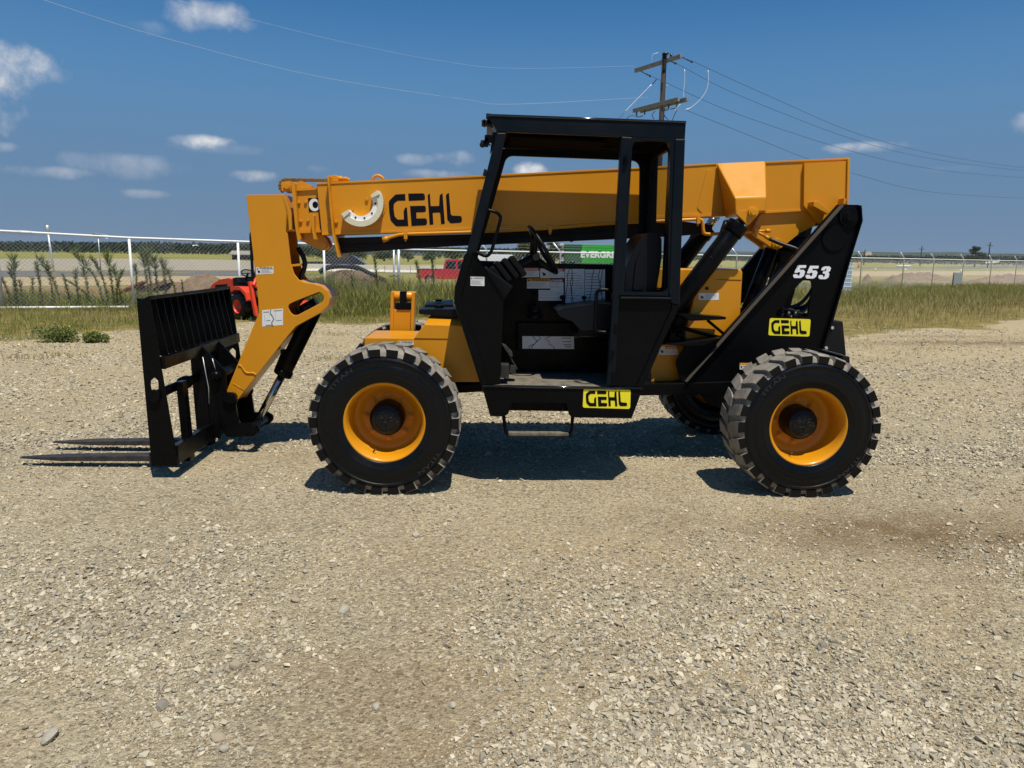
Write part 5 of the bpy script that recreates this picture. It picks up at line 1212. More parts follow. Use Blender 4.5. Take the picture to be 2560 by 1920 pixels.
for (k, b_, t_, Y, lab, fe) in (
    ('W', (200, 1120), (190, 480), 15.3, 'upright bushy weed just right of the grey post at far left', 1.2),
    ('W', (230, 1110), (130, 640), 15.5, 'shorter weed stem crowding the far left clump', .8),
    ('W', (170, 1100), (20, 745), 15.6, 'thin weed leaning left across the far left fence post', .4),
    ('W', (300, 1120), (270, 800), 15.4, 'low weed on the right side of the far left clump', .5),
    ('W', (850, 1080), (525, 475), 15.9, 'long weed leaning left with a feathery top, left of the tan wall gap', 1.),
    ('W', (985, 1110), (870, 700), 16., 'straight bare weed beside the long leaning one', .35),
    ('W', (1300, 1090), (870, 760), 15.9, 'reddish weed bent over almost flat to the left', .4),
    ('W', (1450, 1080), (1010, 400), 16., 'tallest weed, bent far left with a drooping plume', 1.1),
    ('W', (1500, 1050), (1265, 470), 16.1, 'slim weed between the two tallest left of the white post', .7),
    ('W', (1580, 1100), (1470, 395), 15.9, 'weed rising nearly straight close to the white post, bushy at its foot', 1.),
    ('W', (1620, 1080), (1700, 640), 16., 'small weed leaning right against the white post', .6),
    ('Z', (1000, 1500), (840, 420), 16.4, 'left stem of the trio right of the white post', 1.2),
    ('Z', (1080, 1480), (960, 340), 16.5, 'middle stem of the trio right of the white post', 1.3),
    ('Z', (1270, 1450), (1150, 530), 16.5, 'right stem of the trio right of the white post', 1.1),
    ('Z', (1850, 1450), (1380, 660), 16.6, 'weed leaning left just above the black backrest', 1.1),
    ('Z', (1960, 1450), (1930, 1130), 16.8, 'short dark weed behind the backrest near the dirt mound', .3),
    ('W', (420, 1110), (440, 760), 16.2, 'small straight weed left of the long leaning feathery one', .6),
    ('W', (560, 1110), (500, 560), 16.4, 'slender weed behind the leaning pole left of centre of the fence bay', .8),
    ('W', (760, 1100), (640, 560), 16.3, 'bent weed under the long leaning one', .8),
    ('W', (1100, 1100), (1040, 640), 16.5, 'thin upright weed below the far street sign', .7),
    ('W', (1230, 1100), (1150, 600), 16.4, 'leafy weed between the reddish bent one and the tallest', .9),
    ('W', (1700, 1100), (1560, 600), 16.3, 'short plumed weed just left of the white post', .9),
    ('Z', (700, 1500), (640, 700), 16.8, 'thin pale weed immediately right of the white post', .7),
    ('Z', (1500, 1480), (1420, 760), 16.9, 'thin upright weed behind the tile heap', .7),
    ('S', (1055, 745), (1040, 655), 18.2, 'thin weed by the red pickup tail seen through the fence', .6),
    ('S', (1085, 745), (1080, 640), 18.4, 'thin weed in front of the red pickup bed', .5),
    ('S', (945, 740), (935, 640), 18.3, 'thin weed left of the gate post above the chip pile', .5),
    ('S', (885, 735), (880, 690), 18.1, 'short weed sticking up over the chip pile', .5)):
    weed(wp(k, *b_), wp(k, *t_), Y, lab, fth=fe)
# yellow-flowered bushes on the verge
for (px, py, r_, lab) in ((160, 862, .30, 'larger round bush with yellow flowers on the grass edge at left'), (232, 862, .19, 'smaller yellow flowered bush right of the larger one')):
    c = G(px, py); root = empty('flowering_bush', (c[0], c[1], float(gfull(c[0], c[1])))); tag(root, lab, 'bush', 'yellow flowered bushes')
    cs_ = [(c[0]+rng.normal(0, r_*.45), c[1]+rng.normal(0, r_*.3), r_*rng.uniform(.4, .85)) for q in range(9)]
    fast_mesh('foliage', *leaf_cloud(cs_, [(r_*.6, r_*.5, r_*.5)]*9, 2600, .022), 'weed_leaf', root)
    cs2 = [(a, b2, d+.05) for a, b2, d in cs_]; fast_mesh('blossom', *leaf_cloud(cs2, [(r_*.6, r_*.5, r_*.5)]*9, 200, .014, shell=.12), 'flower', root)
# ================================================================ FENCES
def mesh_wires(b_, A, B, zb0, zt0, zb1, zt1, pitch, r):
    A = Vector((*A, 0)); B = Vector((*B, 0)); Ln = (B-A).length; H_ = max(zt0-zb0, zt1-zb1)
    n_ = int((Ln+H_)/pitch)
    for sgn in (1, -1):
        for i in range(n_+1):
            s0 = i*pitch-(H_ if sgn > 0 else 0); s1 = s0+H_
            # the wire climbs from (s0,0) to (s1,H) or back
            a, c = (s0, 0.), (s1, H_)
            if a[0] < 0: c_ = (0, -a[0]); a = c_
            if c[0] > Ln: c = (Ln, H_-(c[0]-Ln))
            if c[1] <= a[1]: continue
            if sgn < 0: a, c = (Ln-a[0], a[1]), (Ln-c[0], c[1])
            def P_(q):
                t_ = q[0]/Ln; zb = zb0+(zb1-zb0)*t_; zt = zt0+(zt1-zt0)*t_; p = A.lerp(B, t_); p.z = zb+(zt-zb)*q[1]/H_; return p
            b_.tube([P_(a), P_(c)], r, 3, caps=False, smooth=False)
mat('fence_wire', (.36, .38, .40), .5, metal=.3)
FA, FB = np.array([-12.56, 15.16]), np.array([2.95, 1.02])
def fpt(px):  # point of the left fence line under picture column px
    tn = math.tan(math.atan((px-1280)/F)+YAW); t_ = (tn*(FA[1]-CAM[1])-FA[0])/(FB[0]-tn*FB[1]); return FA+FB*t_
def fz(px): return float(np.interp(px, [-200, 0, 340, 770, 1000], [2.17, 2.11, 1.99, 1.92, 1.90]))
FE = empty('chain_link_fence', (-9.6, 16.2, 0)); tag(FE, 'silver chain-link fence with white posts and white top pipe on the left', 'fence')
cols = [-180, 5, 334, 601, 812, 985]
pts = [fpt(c) for c in cols]
b_ = MB(); b_.tube([(p[0], p[1], fz(c)) for p, c in zip(pts, cols)], .032, 10); p, q = fpt(62), fpt(97)
b_.tube([(p[0], p[1], fz(62)), (q[0], q[1], fz(97))], .042, 10); b_.build('top_rail', 'white_pipe', FE)
for p, c in zip(pts[1:5], cols[1:5]):
    b_ = MB(); b_.tube([(p[0], p[1], 0), (p[0], p[1], fz(c)-.03)], .034 if c > 10 else .045, 12); b_.build('post', 'white_pipe' if c > 10 else 'galv', FE)
b_ = MB(); p, q = fpt(-100), fpt(330); b_.tube([(p[0], p[1]-.22, .13), (q[0], q[1]-.22, .11)], .035, 8); b_.build('bottom_rail', 'white_pipe', FE)
b_ = MB()
for i in range(5): p, q = pts[i], pts[i+1]; mesh_wires(b_, p, q, .04, fz(cols[i])-.03, .04, fz(cols[i+1])-.03, .110, .0032)
tag(b_.build('wire_mesh', 'fence_wire', FE), kind='stuff')
b_ = MB(); p = fpt(8); b_.box((p[0], p[1]-.06, fz(0)-.17), (.10, .06, .22)); b_.build('post_bracket', 'black_plastic', FE, .01)
# gate posts
for i, (c, lab) in enumerate(((984, 'thinner grey gate post left of its pair, behind the yellow boom rest'), (996, 'thicker galvanised gate post right of its pair, behind the yellow boom rest'))):
    p = fpt(c); b_ = MB(); b_.tube([(p[0], p[1], 0), (p[0], p[1], 2.0)], .03+.016*i, 14); b_.ball((p[0], p[1], 2.0), .046, sc=(1, 1, .5))
    o = b_.build('gate_post', 'galv', None, 0, origin=(p[0], p[1], 0)); tag(o, lab, 'gate post')
b_ = MB(); p = fpt(990); q = [(p[0]-.06+.12*math.cos(a)*1.2, p[1]-.08+.03*math.sin(a), 1.02-.06*abs(math.sin(a*2))) for a in np.linspace(0, 6.28, 22)]
b_.tube(q, .012, 6); o = b_.build('chain', 'wire_dark'); tag(o, 'dark chain looped round the two gate posts', 'chain')
# far fence with barbed-wire arms
RE = empty('security_fence', (10, 27, 0)); tag(RE, 'galvanised fence with slanted barbed wire arms across the field on the right', 'fence')
gp = fpt(996); e1 = np.array([20., 34.])
def rpt(px):
    tn = math.tan(math.atan((px-1280)/F)+YAW); d = e1-gp; t_ = (tn*(gp[1]-CAM[1])-gp[0])/(d[0]-tn*d[1]); return gp+d*t_
RP = [rpt(c) for c in (1213, 1394, 1545, 1690, 1829, 1985, 2137)]
for c, Y in ((2241, 36.5), (2315, 39), (2388, 41.5), (2457, 44), (2519, 46.5), (2580, 49), (2640, 51.5)):
    tn = math.tan(math.atan((c-1280)/F)+YAW); RP.append(np.array([tn*(Y-CAM[1]), Y]))
HR = 1.80
b_ = MB(); b_.tube([(p[0], p[1], HR) for p in [gp]+RP], .026, 8); b_.build('top_rail', 'white_pipe', RE)
for p in RP:
    b_ = MB(); b_.tube([(p[0], p[1], 0), (p[0], p[1], HR+.03), (p[0]-.28, p[1]-.05, HR+.34)], .032, 8); b_.build('post', 'galv', RE)
b_ = MB()
for k_ in (.35, .65, 1.):
    b_.tube([(p[0]-.28*k_, p[1]-.05*k_, HR+.03+.31*k_) for p in RP], .004, 4, caps=False)
b_.build('barbed_wire', 'fence_wire', RE)
b_ = MB(); al = [gp]+RP
for i in range(len(al)-1): mesh_wires(b_, al[i], al[i+1], .05, HR, .05, HR, .16, .0028)
tag(b_.build('wire_mesh', 'fence_wire', RE), kind='stuff')

# ================================================================ POWER POLE AND LINES
PY = 33.
pb = U(1648, 420, PY); PX = float(pb[0]); ptop = U(1652, 135, PY)
PO = empty('utility_pole', (PX, PY, 0)); tag(PO, 'tall brown wooden power pole with two crossarm levels behind the cab', 'power pole')
b_ = MB(); b_.tube([(PX, PY, 0), (PX, PY, ptop[2])], [.17, .115], 16); b_.build('pole', 'wood_pole', PO)
def arm(pl_, pr_, zc, off=0.):
    a, c = Vector(G(*cp('P', *pl_), zc)), Vector(G(*cp('P', *pr_), zc)); ctr = Vector((PX, PY-.16+off, zc)); d = (c-a); d.z = 0; d.normalize()
    return ctr, d
zu = float(U(1650, 152, PY)[2]); zl = float(U(1648, 263, PY)[2])
cu = Vector((PX, PY-.2, zu)); du = Vector((.74, -.67, 0)).normalized()
def solve_arm(ctr, d, px):  # length along d so that the end falls in column px
    for s_ in np.linspace(-2.2, 2.2, 881):
        p = np.array(ctr+d*float(s_))-CAM; c_ = 1280+F*(p@RT)/(p@FW)
        if c_ > px: return float(s_)
    return 2.
ua, ub = solve_arm(cu, du, 1587), solve_arm(cu, du, 1702)
def arm_box(ctr, d, a, b2, name):
    k_ = MB(); k_.box(ctr+d*(a+b2)/2, (b2-a, .13, .19), Matrix.Rotation(math.atan2(d.y, d.x), 3, 'Z')); return k_.build(name, 'grey_timber', PO, .01)
def true_arm(pl_, pr_, zc):
    a, c = Vector(G(*pl_, zc)), Vector(G(*pr_, zc)); m_ = (a+c)/2; return m_, (c-a).normalized(), (c-a).length/2
mu, du, hu = true_arm((1588, 177), (1703, 140), zu)
arm_box(mu, du, -hu, hu, 'crossarm')
cl1, cl2 = Vector((PX, PY-.2, zl)), Vector((PX, PY+.2, zl-.02))
cl1, dl, hl = true_arm((1584, 277), (1697, 248), zl); du = dl; la, lb = -hl, hl
arm_box(cl1, dl, la, lb, 'crossarm'); arm_box(cl1+Vector((-dl.y, dl.x, 0))*.36, dl, la+.15, lb+.2, 'crossarm')
def insul(p, drop=.28):
    k_ = MB(); k_.tube([p, p+Vector((0, 0, -drop))], .02, 8)
    for i in range(5): k_.tube([p+Vector((0, 0, -.05-.04*i)), p+Vector((0, 0, -.065-.04*i))], .05, 10)
    k_.build('insulator', 'insulator', PO)
for f_ in (.08, .27, .66, .80, .97): insul(cl1+du*(la+(lb-la)*f_)+Vector((0, .05, -.06)))
k_ = MB()
for f_ in (.17, .73, .9): p = cl1+du*(la+(lb-la)*f_)+Vector((0, .05, -.36)); k_.tube([p-du*.22, p+du*.22], .02, 6)
k_.build('switch_bar', 'insulator', PO)
k_ = MB(); k_.tube([(PX+.02, PY-.1, ptop[2]-.05), (PX+.02, PY-.1, ptop[2]+.02)], .16, 10); k_.tube([(PX+.30, PY-.1, ptop[2]-.22), (PX+.30, PY-.1, ptop[2]+.02)], .06, 8); k_.box((PX, PY-.12, zu-.2), (.12, .1, .5)); k_.box((PX-.1, PY-.12, zu-1.2), (.1, .1, .35)); k_.build('pole_cap', 'insulator', PO)
def P3(x, y, Y=PY): return at('P', x, y, Y)
def jumper(name, m_, pts, r=.02):
    k_ = MB(); k_.tube(bez([P3(*p) for p in pts], 6), r, 6); return k_.build(name, m_, PO)
jumper('jumper_cable', 'wire_bright', [(1300, 455), (1298, 640), (1285, 760), (1282, 895)])
jumper('jumper_cable', 'wire_bright', [(1660, 470), (1665, 620), (1635, 770), (1545, 910), (1400, 1035), (1310, 1072)])
jumper('jumper_cable', 'wire_bright', [(1035, 692), (985, 780), (955, 870)])
jumper('jumper_cable', 'wire_bright', [(1235, 985), (1180, 1040), (1150, 1090)])
jumper('guy_rod', 'wire_bright', [(795, 680), (580, 900), (375, 1110)], .025)
jumper('guy_wire', 'wire_dark', [(370, 1125), (270, 1230), (100, 1400)], .012); jumper('guy_wire', 'wire_dark', [(870, 600), (830, 650), (795, 682)], .03)
jumper('loop_cable', 'wire_dark', [(405, 1225), (440, 1175), (500, 1160), (580, 1175)], .02); jumper('loop_cable', 'wire_dark', [(1060, 1040), (990, 1070), (985, 1150), (1050, 1230)], .02)
jumper('loop_cable', 'wire_dark', [(845, 1095), (800, 1150), (830, 1215)], .02); jumper('loop_cable', 'wire_dark', [(1185, 1075), (1150, 1140), (1110, 1235)], .02)
jumper('top_lead', 'wire_bright', [(795, 345), (805, 230), (900, 195)], .012)
for a, c in (((625, 478), (770, 552)), ((1070, 318), (1160, 358)), ((1262, 265), (1410, 335))):
    k_ = MB(); p, q = P3(*a), P3(*c); k_.tube([p, q], .022, 8)
    for i in range(4): k_.tube([p.lerp(q, .2+.18*i), p.lerp(q, .23+.18*i)], .05, 8)
    k_.ball(q, .06); k_.build('strain_insulator', 'insulator', PO)
CR['Y'] = (1280, 0, 1.728); CR['X6'] = (0, 0, 1.728)
def line(k, pts, Ys, lab, m_='wire_dark', r=.011):
    P_ = bez([at(k, x, y, Y) for (x, y), Y in zip(pts, Ys)], 10); k_ = MB(); k_.tube(P_, r, 5); tag(k_.build('power_line', m_), lab, 'power line', 'overhead lines at the pole')
line('Y', [(775, 262), (1100, 410), (1500, 580), (1850, 670), (2212, 725), (2500, 750)], [33, 38, 46, 56, 70, 84], 'topmost of the four wires running right from the pole')
line('Y', [(705, 272), (1000, 420), (1500, 610), (1850, 692), (2212, 737), (2500, 757)], [33, 38, 46, 56, 70, 84], 'second wire from the top running right from the pole')
line('Y', [(605, 330), (660, 355), (1000, 502), (1500, 662), (1850, 735), (2212, 767), (2500, 780)], [33, 33.5, 38, 46, 56, 70, 84], 'third wire running right from the pole')
line('Y', [(750, 475), (1000, 575), (1275, 685), (1465, 747), (1800, 828), (2212, 856), (2500, 858)], [33, 37, 42, 47, 56, 70, 84], 'lowest wire running right from the pole behind the boom')
line('X6', [(-200, -140), (190, 0), (740, 172), (1400, 335), (2000, 428), (2212, 450), (2800, 420)], [9, 11, 15, 21, 28, 30, 33], 'lower of the two bright wires crossing the upper left sky', 'wire_bright', .0045)
line('X6', [(400, -150), (770, 0), (1100, 88), (1500, 185), (1900, 262), (2212, 295), (2740, 285)], [10, 13, 16, 20, 26, 29, 33], 'upper of the two wires crossing the upper left sky', 'wire_bright', .0032)

# ================================================================ VEHICLES
def wheel_simple(parent, x, y, r, w_, rimr=.58, tm='tyre_wall', rm='galv', lugs=0, depth=.3):
    k_ = MB(); pr = [(-w_/2, rimr*r), (-w_/2-.0, r*.8), (-w_/2+.02, r*.95), (-w_*.3, r), (w_*.3, r), (w_/2-.02, r*.95), (w_/2, r*.8), (w_/2, rimr*r)]
    k_.lathe_y(pr, (x, y, r), 32)
    if lugs:
        for i in range(lugs):
            for s_ in (-1, 1):
                a = 2*math.pi*(i+.25*s_)/lugs
                vs = []
                for (dy, da) in ((0, .12), (s_*w_*.5, -.05), (s_*w_*.5, .05), (0, .20)):
                    for rr in (r*.96, r*1.05): vs.append((x+rr*math.cos(a+da), y+dy, r+rr*math.sin(a+da)))
                k_.add(vs, [(1, 3, 5, 7), (0, 1, 3, 2), (2, 3, 5, 4), (4, 5, 7, 6), (6, 7, 1, 0)])
    wl = k_.build('wheel', tm, parent)
    k_ = MB(); s_ = 1 if y > 0 else -1
    k_.lathe_y([(s_*w_*.5, rimr*r*1.03), (s_*w_*.5*.9, rimr*r*.95), (s_*(w_*.5-depth*w_), rimr*r*.75), (s_*(w_*.5-depth*w_), rimr*r*.35), (s_*(w_*.5-depth*w_*.5), rimr*r*.3), (s_*(w_*.5-depth*w_*.5), 0)], (x, y, r), 28); k_.build('rim', rm, wl)
    return wl
# --- small orange tractor with a backhoe
tb = G(608, 802); TZ = float(gfull(tb[0], tb[1]))
TR = empty('compact_tractor'); tag(TR, 'small orange tractor with backhoe parked behind the forklift', 'tractor')
OR = 'orange_paint'
for s_ in (-1, 1):
    wheel_simple(TR, 0, s_*.48, .325, .30, .52, 'tyre_wall', OR, 16, .5); wheel_simple(TR, 1.4, s_*.42, .23, .18, .5, 'tyre_wall', OR, 14)
    k_ = MB()
    k_.prism(rpoly([(-.42, .48), (-.36, .68), (-.12, .80), (.25, .80), (.42, .68), (.46, .50), (.40, .50), (.30, .64), (.1, .72), (-.15, .72), (-.32, .60), (-.38, .46)], .04), s_*.32 if s_ > 0 else s_*.62, s_*.62 if s_ > 0 else s_*.32); k_.build('fender', OR, TR, .012)
k_ = MB(); k_.prism(rpoly([(.72, .45), (.72, .93), (.95, .97), (1.35, .92), (1.72, .78), (1.92, .60), (1.94, .46)], [0, .03, .03, .15, .15, .08, .02]), -.24, .24); k_.build('hood', OR, TR, .03, 3)
k_ = MB(); k_.prism(rpoly([(.48, .40), (.48, .88), (.60, 1.0), (.76, .97), (.76, .40)], .04), -.24, .24); k_.box((.1, 0, .42), (.9, .5, .18)); k_.box((1.2, 0, .38), (1.0, .25, .16)); k_.build('dash_cowl', 'black_plastic', TR, .03)
k_ = MB(); k_.prism([(1.0, .62), (1.6, .58), (1.55, .78), (1.0, .82)], -.246, .246); k_.build('hood_grille', 'black_plastic', TR, .004)
k_ = MB(); k_.tube([Vector((.44+.075*math.sin(q)*1.0, .18*math.cos(q), 1.10+.16*math.sin(q)*.55)) for q in np.linspace(0, 6.283, 28)], .014, 8); k_.tube([(.56, 0, .95), (.44, 0, 1.10)], .025, 8); k_.tube([(.44, -.17, 1.10), (.44, .17, 1.10)], .01, 6); k_.build('steering_wheel', 'black_plastic', TR)
k_ = MB(); k_.prism(rpoly([(-.22, .70), (.22, .70), (.24, .80), (-.10, .82), (-.20, 1.25), (-.30, 1.25)], .04), -.22, .22); k_.build('seat', 'seat_vinyl', TR, .03, 3)
k_ = MB(); k_.tube(rpoly([(-.42, -.44, .5), (-.42, -.44, 2.12), (-.42, .44, 2.12), (-.42, .44, .5)], .14, 6), .036, 10); k_.build('roll_bar', 'black_plastic', TR)
k_ = MB(); k_.tube([(-.62, .46, 1.02), (-.70, .62, .85)], .045, 10); k_.box((-.70, .64, .55), (.09, .07, .8), Matrix.Rotation(math.radians(14), 3, 'Y')); k_.build_each('stabiliser', OR, TR, .006)
k_ = MB(); k_.tube([(-.45, .35, .95), (-.60, .48, .98), (-.70, .52, .8)], .05, 10); k_.box((-.62, 0, .5), (.25, .7, .25)); k_.build('backhoe_frame', OR, TR, .01)
k_ = MB(); k_.prism([(-.70, .50), (-.62, .62), (-1.42, 1.22), (-1.52, 1.20), (-1.50, 1.08)], -.06, .06); k_.prism([(-1.44, 1.40), (-1.56, 1.42), (-1.62, .60), (-1.60, .40), (-1.52, .42), (-1.46, .8)], -.05, .05); k_.build('backhoe_boom', OR, TR, .01)
k_ = MB(); k_.prism(rpoly([(-1.5, .50), (-1.66, .52), (-1.78, .30), (-1.65, .08), (-1.35, .05), (-1.30, .12), (-1.5, .2)], .04), -.2, .2); k_.build('backhoe_bucket', OR, TR, .008)
k_ = MB(); k_.tube([(-.95, .08, .95), (-1.48, .08, 1.34)], .03, 8); k_.build('backhoe_cylinder', 'black_plastic', TR)
hA = math.radians(140); TR.location = (tb[0]+.48*math.sin(hA), tb[1]-.48*math.cos(hA), TZ); TR.rotation_euler = (0, 0, hA)

def car(name, lab, cat, prof, glass, width, wheels, paint, loc, rz, wr, scale=1., extra=None):
    root = empty(name); tag(root, lab, cat)
    k_ = MB(); k_.prism(rpoly(prof, .09, 4), -width/2, width/2); k_.build('body', paint, root, .06, 3)
    for i, g_ in enumerate(glass):
        k_ = MB()
        for s_ in (-1, 1): k_.prism(rpoly(g_, .05, 3), s_*(width/2-.01), s_*(width/2+.012))
        k_.build('window', 'car_glass', root, .005)
    for x in wheels:
        for s_ in (-1, 1): wheel_simple(root, x, s_*(width/2-.08), wr, .24)
    if extra: extra(root)
    root.location = loc; root.rotation_euler = (0, 0, rz); root.scale = (scale,)*3
    return root
def pick_extra(root):
    k_ = MB(); k_.box((-2.72, 0, .62), (.12, 1.8, .2)); k_.build('bumper', 'chrome', root, .02)
    k_ = MB(); k_.box((-1.65, 0, 1.14), (1.9, 1.5, .03)); k_.build('bed_liner', 'black_plastic', root)
    k_ = MB()
    for s_ in (-1, 1): k_.box((-2.66, s_*.85, .98), (.06, .16, .34))
    k_.build_each('tail_light', 'decal_red', root, .02)
    k_ = MB()
    for s_ in (-1, 1): k_.box((.15, s_*.965, 1.08), (.22, .03, .05))
    k_.build_each('door_handle', 'chrome', root, .005)
pk = U(1042, 690, 50.)
car('pickup_truck', 'bright red pickup truck seen beyond the fence left of the cab', 'pickup',
    [(-2.7, .5), (-2.7, 1.10), (-.78, 1.14), (-.62, 1.80), (-.45, 1.88), (.75, 1.88), (1.0, 1.80), (1.55, 1.22), (2.6, 1.10), (2.75, .9), (2.75, .45), (-2.0, .42)],
    [[(-.62, 1.20), (-.52, 1.72), (.12, 1.76), (.12, 1.18)], [(.28, 1.18), (.28, 1.76), (.82, 1.74), (1.28, 1.20)]], 1.9, (-1.75, 1.75), 'red_paint', (float(pk[0])+2.65, 51, float(gfull(pk[0]+2.6, 51))), .06, .38, 1., pick_extra)
sv = U(842, 650, 74)
car('dark_van', 'dark purple van parked behind the concrete barrier', 'van',
    [(-2.9, .4), (-3.0, 1.0), (-2.6, 1.25), (-1.9, 1.75), (-1.6, 1.85), (.6, 1.80), (1.2, 1.2), (2.9, 1.15), (3.05, .8), (3.0, .4)],
    [[(-2.2, 1.25), (-1.75, 1.66), (-1.0, 1.70), (-1.0, 1.22)], [(-.85, 1.22), (-.85, 1.70), (.45, 1.66), (.9, 1.22)]], 1.9, (-1.9, 1.9), 'dark_car_paint', (float(sv[0]), 74, -.42), math.pi+.05, .36)
# concrete barrier in sections
bA, bB = U(760, 677, 62), U(1150, 678, 66)
BR = empty('concrete_barrier', (float(bA[0]), 62, 0)); tag(BR, 'low white concrete barrier beyond the chip pile', 'barrier')
nb = 6
for i in range(nb):
    a = bA+(bB-bA)*i/nb; c = bA+(bB-bA)*(i+.985)/nb; a[2] = c[2] = 0
    k_ = MB(); d = Vector((c-a).tolist()); ln = d.length; prof = [(-.3, 0), (.3, 0), (.3, .08), (.12, .25), (.09, .66), (-.09, .66), (-.12, .25), (-.3, .08)]
    k_.prism(prof, 0, ln, axis='x'); rot = Matrix.Rotation(math.atan2(d.y, d.x), 3, 'Z')
    k_.v = [tuple(rot @ Vector(q)+Vector((a[0], a[1], float(gfull(a[0], a[1]))+.02))) for q in k_.v]; k_.build('barrier_block', 'barrier_white', BR, .02)
# lorry with green container
lz = 0.
c0, c1 = U(1411, 640, 106), U(1586, 640, 106); Lc = float(c1[0]-c0[0])
LO = empty('articulated_truck', (float(c0[0])+5, 106, 0)); tag(LO, 'white truck tractor pulling a green shipping container trailer far beyond the fence', 'truck')
zt = float(U(1500, 612, 106)[2]); zc = zt-2.7
k_ = MB(); k_.box(((c0[0]+c1[0])/2, 107.2, zt-1.35), (Lc, 2.4, 2.7))
nr = 56
for i in range(nr): k_.box((c0[0]+2.9+(Lc-3.0)*(i+.5)/nr, 105.97, zt-1.35), ((Lc-3)/nr*.5, .06, 2.45))
cont = k_.build('container', 'green_steel', LO, .01)
k_ = MB(); k_.box((c0[0]+1.3, 105.96, zt-1.35), (2.6, .05, 2.66)); k_.build('container_end', 'dark_green_steel', cont)
tq = [(U(*cp('B', 1112, 1328), 105.9)), (U(*cp('B', 1500, 1330), 105.9)), (U(*cp('B', 1500, 1270), 105.9)), (U(*cp('B', 1112, 1268), 105.9))]
k_ = MB(); zz0, zz1 = tq[0][2], tq[3][2]; xe = tq[0][0]+(float(U(*cp('B', 1390, 1300), 105.9)[0])-tq[0][0])*9/6.3
put_text(k_, 'EVERGREEN', [(tq[0][0], 105.9, zz0), (xe, 105.9, zz0), (xe, 105.9, zz1), (tq[0][0], 105.9, zz1)], .0, 0, bold=.045); k_.build('lettering', 'white_paint', cont)
k_ = MB(); k_.box((c1[0]-.9, 105.9, zt-.45), (.9, .03, .18)); k_.box((c1[0]-.9, 105.9, zt-.8), (.35, .03, .1)); k_.build('serial_marks', 'white_paint', cont)
k_ = MB(); k_.box(((c0[0]+c1[0])/2, 107.2, zc-.2), (Lc, 1.2, .3)); k_.build('trailer_frame', 'black_satin', LO)
for x in (c1[0]-1.5, c1[0]-2.8, c0[0]+1.2, c0[0]-.1, c0[0]-5.2):
    for yy in (106.1, 108.2):
        k_ = MB(); k_.lathe_y([(-.25, .3), (-.25, .5), (.25, .5), (.25, .3)], (x, yy, .5), 20); k_.cyl((x, yy-.2, .5), (x, yy+.2, .5), .3, 16); k_.build('wheel', 'tyre_wall', LO)
k_ = MB(); cx = float(c0[0]); zk = zt
k_.prism(rpoly([(cx-.1, .9), (cx-.1, zk+.1), (cx-1.6, zk+.05), (cx-3.6, zk-.75), (cx-4.2, zk-1.6), (cx-6.2, zk-1.9), (cx-6.4, .9)], .2), 106.2, 108.4)
tcab = k_.build('truck_cab', 'white_paint', LO, .08, 3)
k_ = MB(); k_.prism([(cx-3.3, zk-1.9), (cx-2.1, zk-1.8), (cx-2.1, zk-.95), (cx-3.0, zk-1.0)], 106.17, 106.2); k_.prism([(cx-1.5, zk-1.0), (cx-.75, zk-1.0), (cx-.75, zk-.65), (cx-1.5, zk-.65)], 106.17, 106.2); k_.build('window', 'car_glass', tcab)
# white flat trailer
wt = U(1235, 645, 72); WTR = empty('box_trailer', (float(wt[0]), 72, 0)); tag(WTR, 'white box trailer seen through the cab left of the steering wheel', 'trailer')
k_ = MB(); k_.box((wt[0], 72.8, 1.2), (3.8, 1.8, 1.05)); k_.build('box', 'white_paint', WTR, .04)
k_ = MB(); k_.box((wt[0]+2.2, 72.8, .7), (1.0, .2, .1)); k_.box((wt[0], 72.8, .62), (3.8, 1.6, .1)); k_.build('hitch', 'black_satin', WTR)
for yy in (72., 73.6): k_ = MB(); k_.lathe_y([(-.1, 0), (-.1, .3), (.1, .3), (.1, 0)], (wt[0], yy, .3), 18); k_.build('wheel', 'tyre_wall', WTR)

# ================================================================ SMALLER THINGS
def mound(name, px, py, Y, rx, ry, h, m_, n_=40, seed=0, rough=.25):
    c = U(px, py, Y); a = np.linspace(-1.25, 1.25, n_); A_, B_ = np.meshgrid(a, a, indexing='ij'); r2 = A_**2+B_**2
    x, y = c[0]+A_*rx, Y+B_*ry; base = gfull(x, y)
    z = base-.05+(h+.05)*np.exp(-r2*1.6)*(1+rough*(fbm(x, y, 2.2, seed, 5)-.5)*2)-.08*smooth01(.9, 1.25, np.sqrt(r2))
    i = np.arange(n_*n_).reshape(n_, n_); f = np.stack([i[:-1, :-1], i[1:, :-1], i[1:, 1:], i[:-1, 1:]], -1).reshape(-1, 4)
    return fast_mesh(name, np.stack([x.ravel(), y.ravel(), z.ravel()], 1), f, m_, smooth=True)
tag(mound('dirt_mound', 505, 740, 21.5, 2.0, 1.2, .78, 'dirt_brown', 50, 3, .35), kind='structure')
tag(mound('dirt_mound', 2300, 700, 60, 3.2, 1.5, .75, 'dirt_brown', 40, 5, .4), kind='structure'); tag(mound('dirt_mound', 2520, 700, 50, 4, 1.5, .7, 'dirt_brown', 40, 6, .4), kind='structure')
cpile = mound('chip_pile', 870, 715, 25.5, 2.2, 1.6, .98, 'chips', 50, 8, .2); tag(cpile, 'rounded brown wood chip pile behind the fence', 'wood chips')
c = U(870, 715, 25.5)
v, f = leaf_cloud([(c[0]+rng.normal(0, .8), 25.2+rng.normal(0, .5), .35) for i in range(30)], [(.5, .4, .35)]*30, 2500, .05, shell=.3)
zsurf = .98*np.exp(-1.6*(((v[:, 0]-c[0])/2.2)**2+((v[:, 1]-25.5)/1.6)**2)); ctr = v.reshape(-1, 4, 3).mean(1); zs = .98*np.exp(-1.6*(((ctr[:, 0]-c[0])/2.2)**2+((ctr[:, 1]-25.5)/1.6)**2))
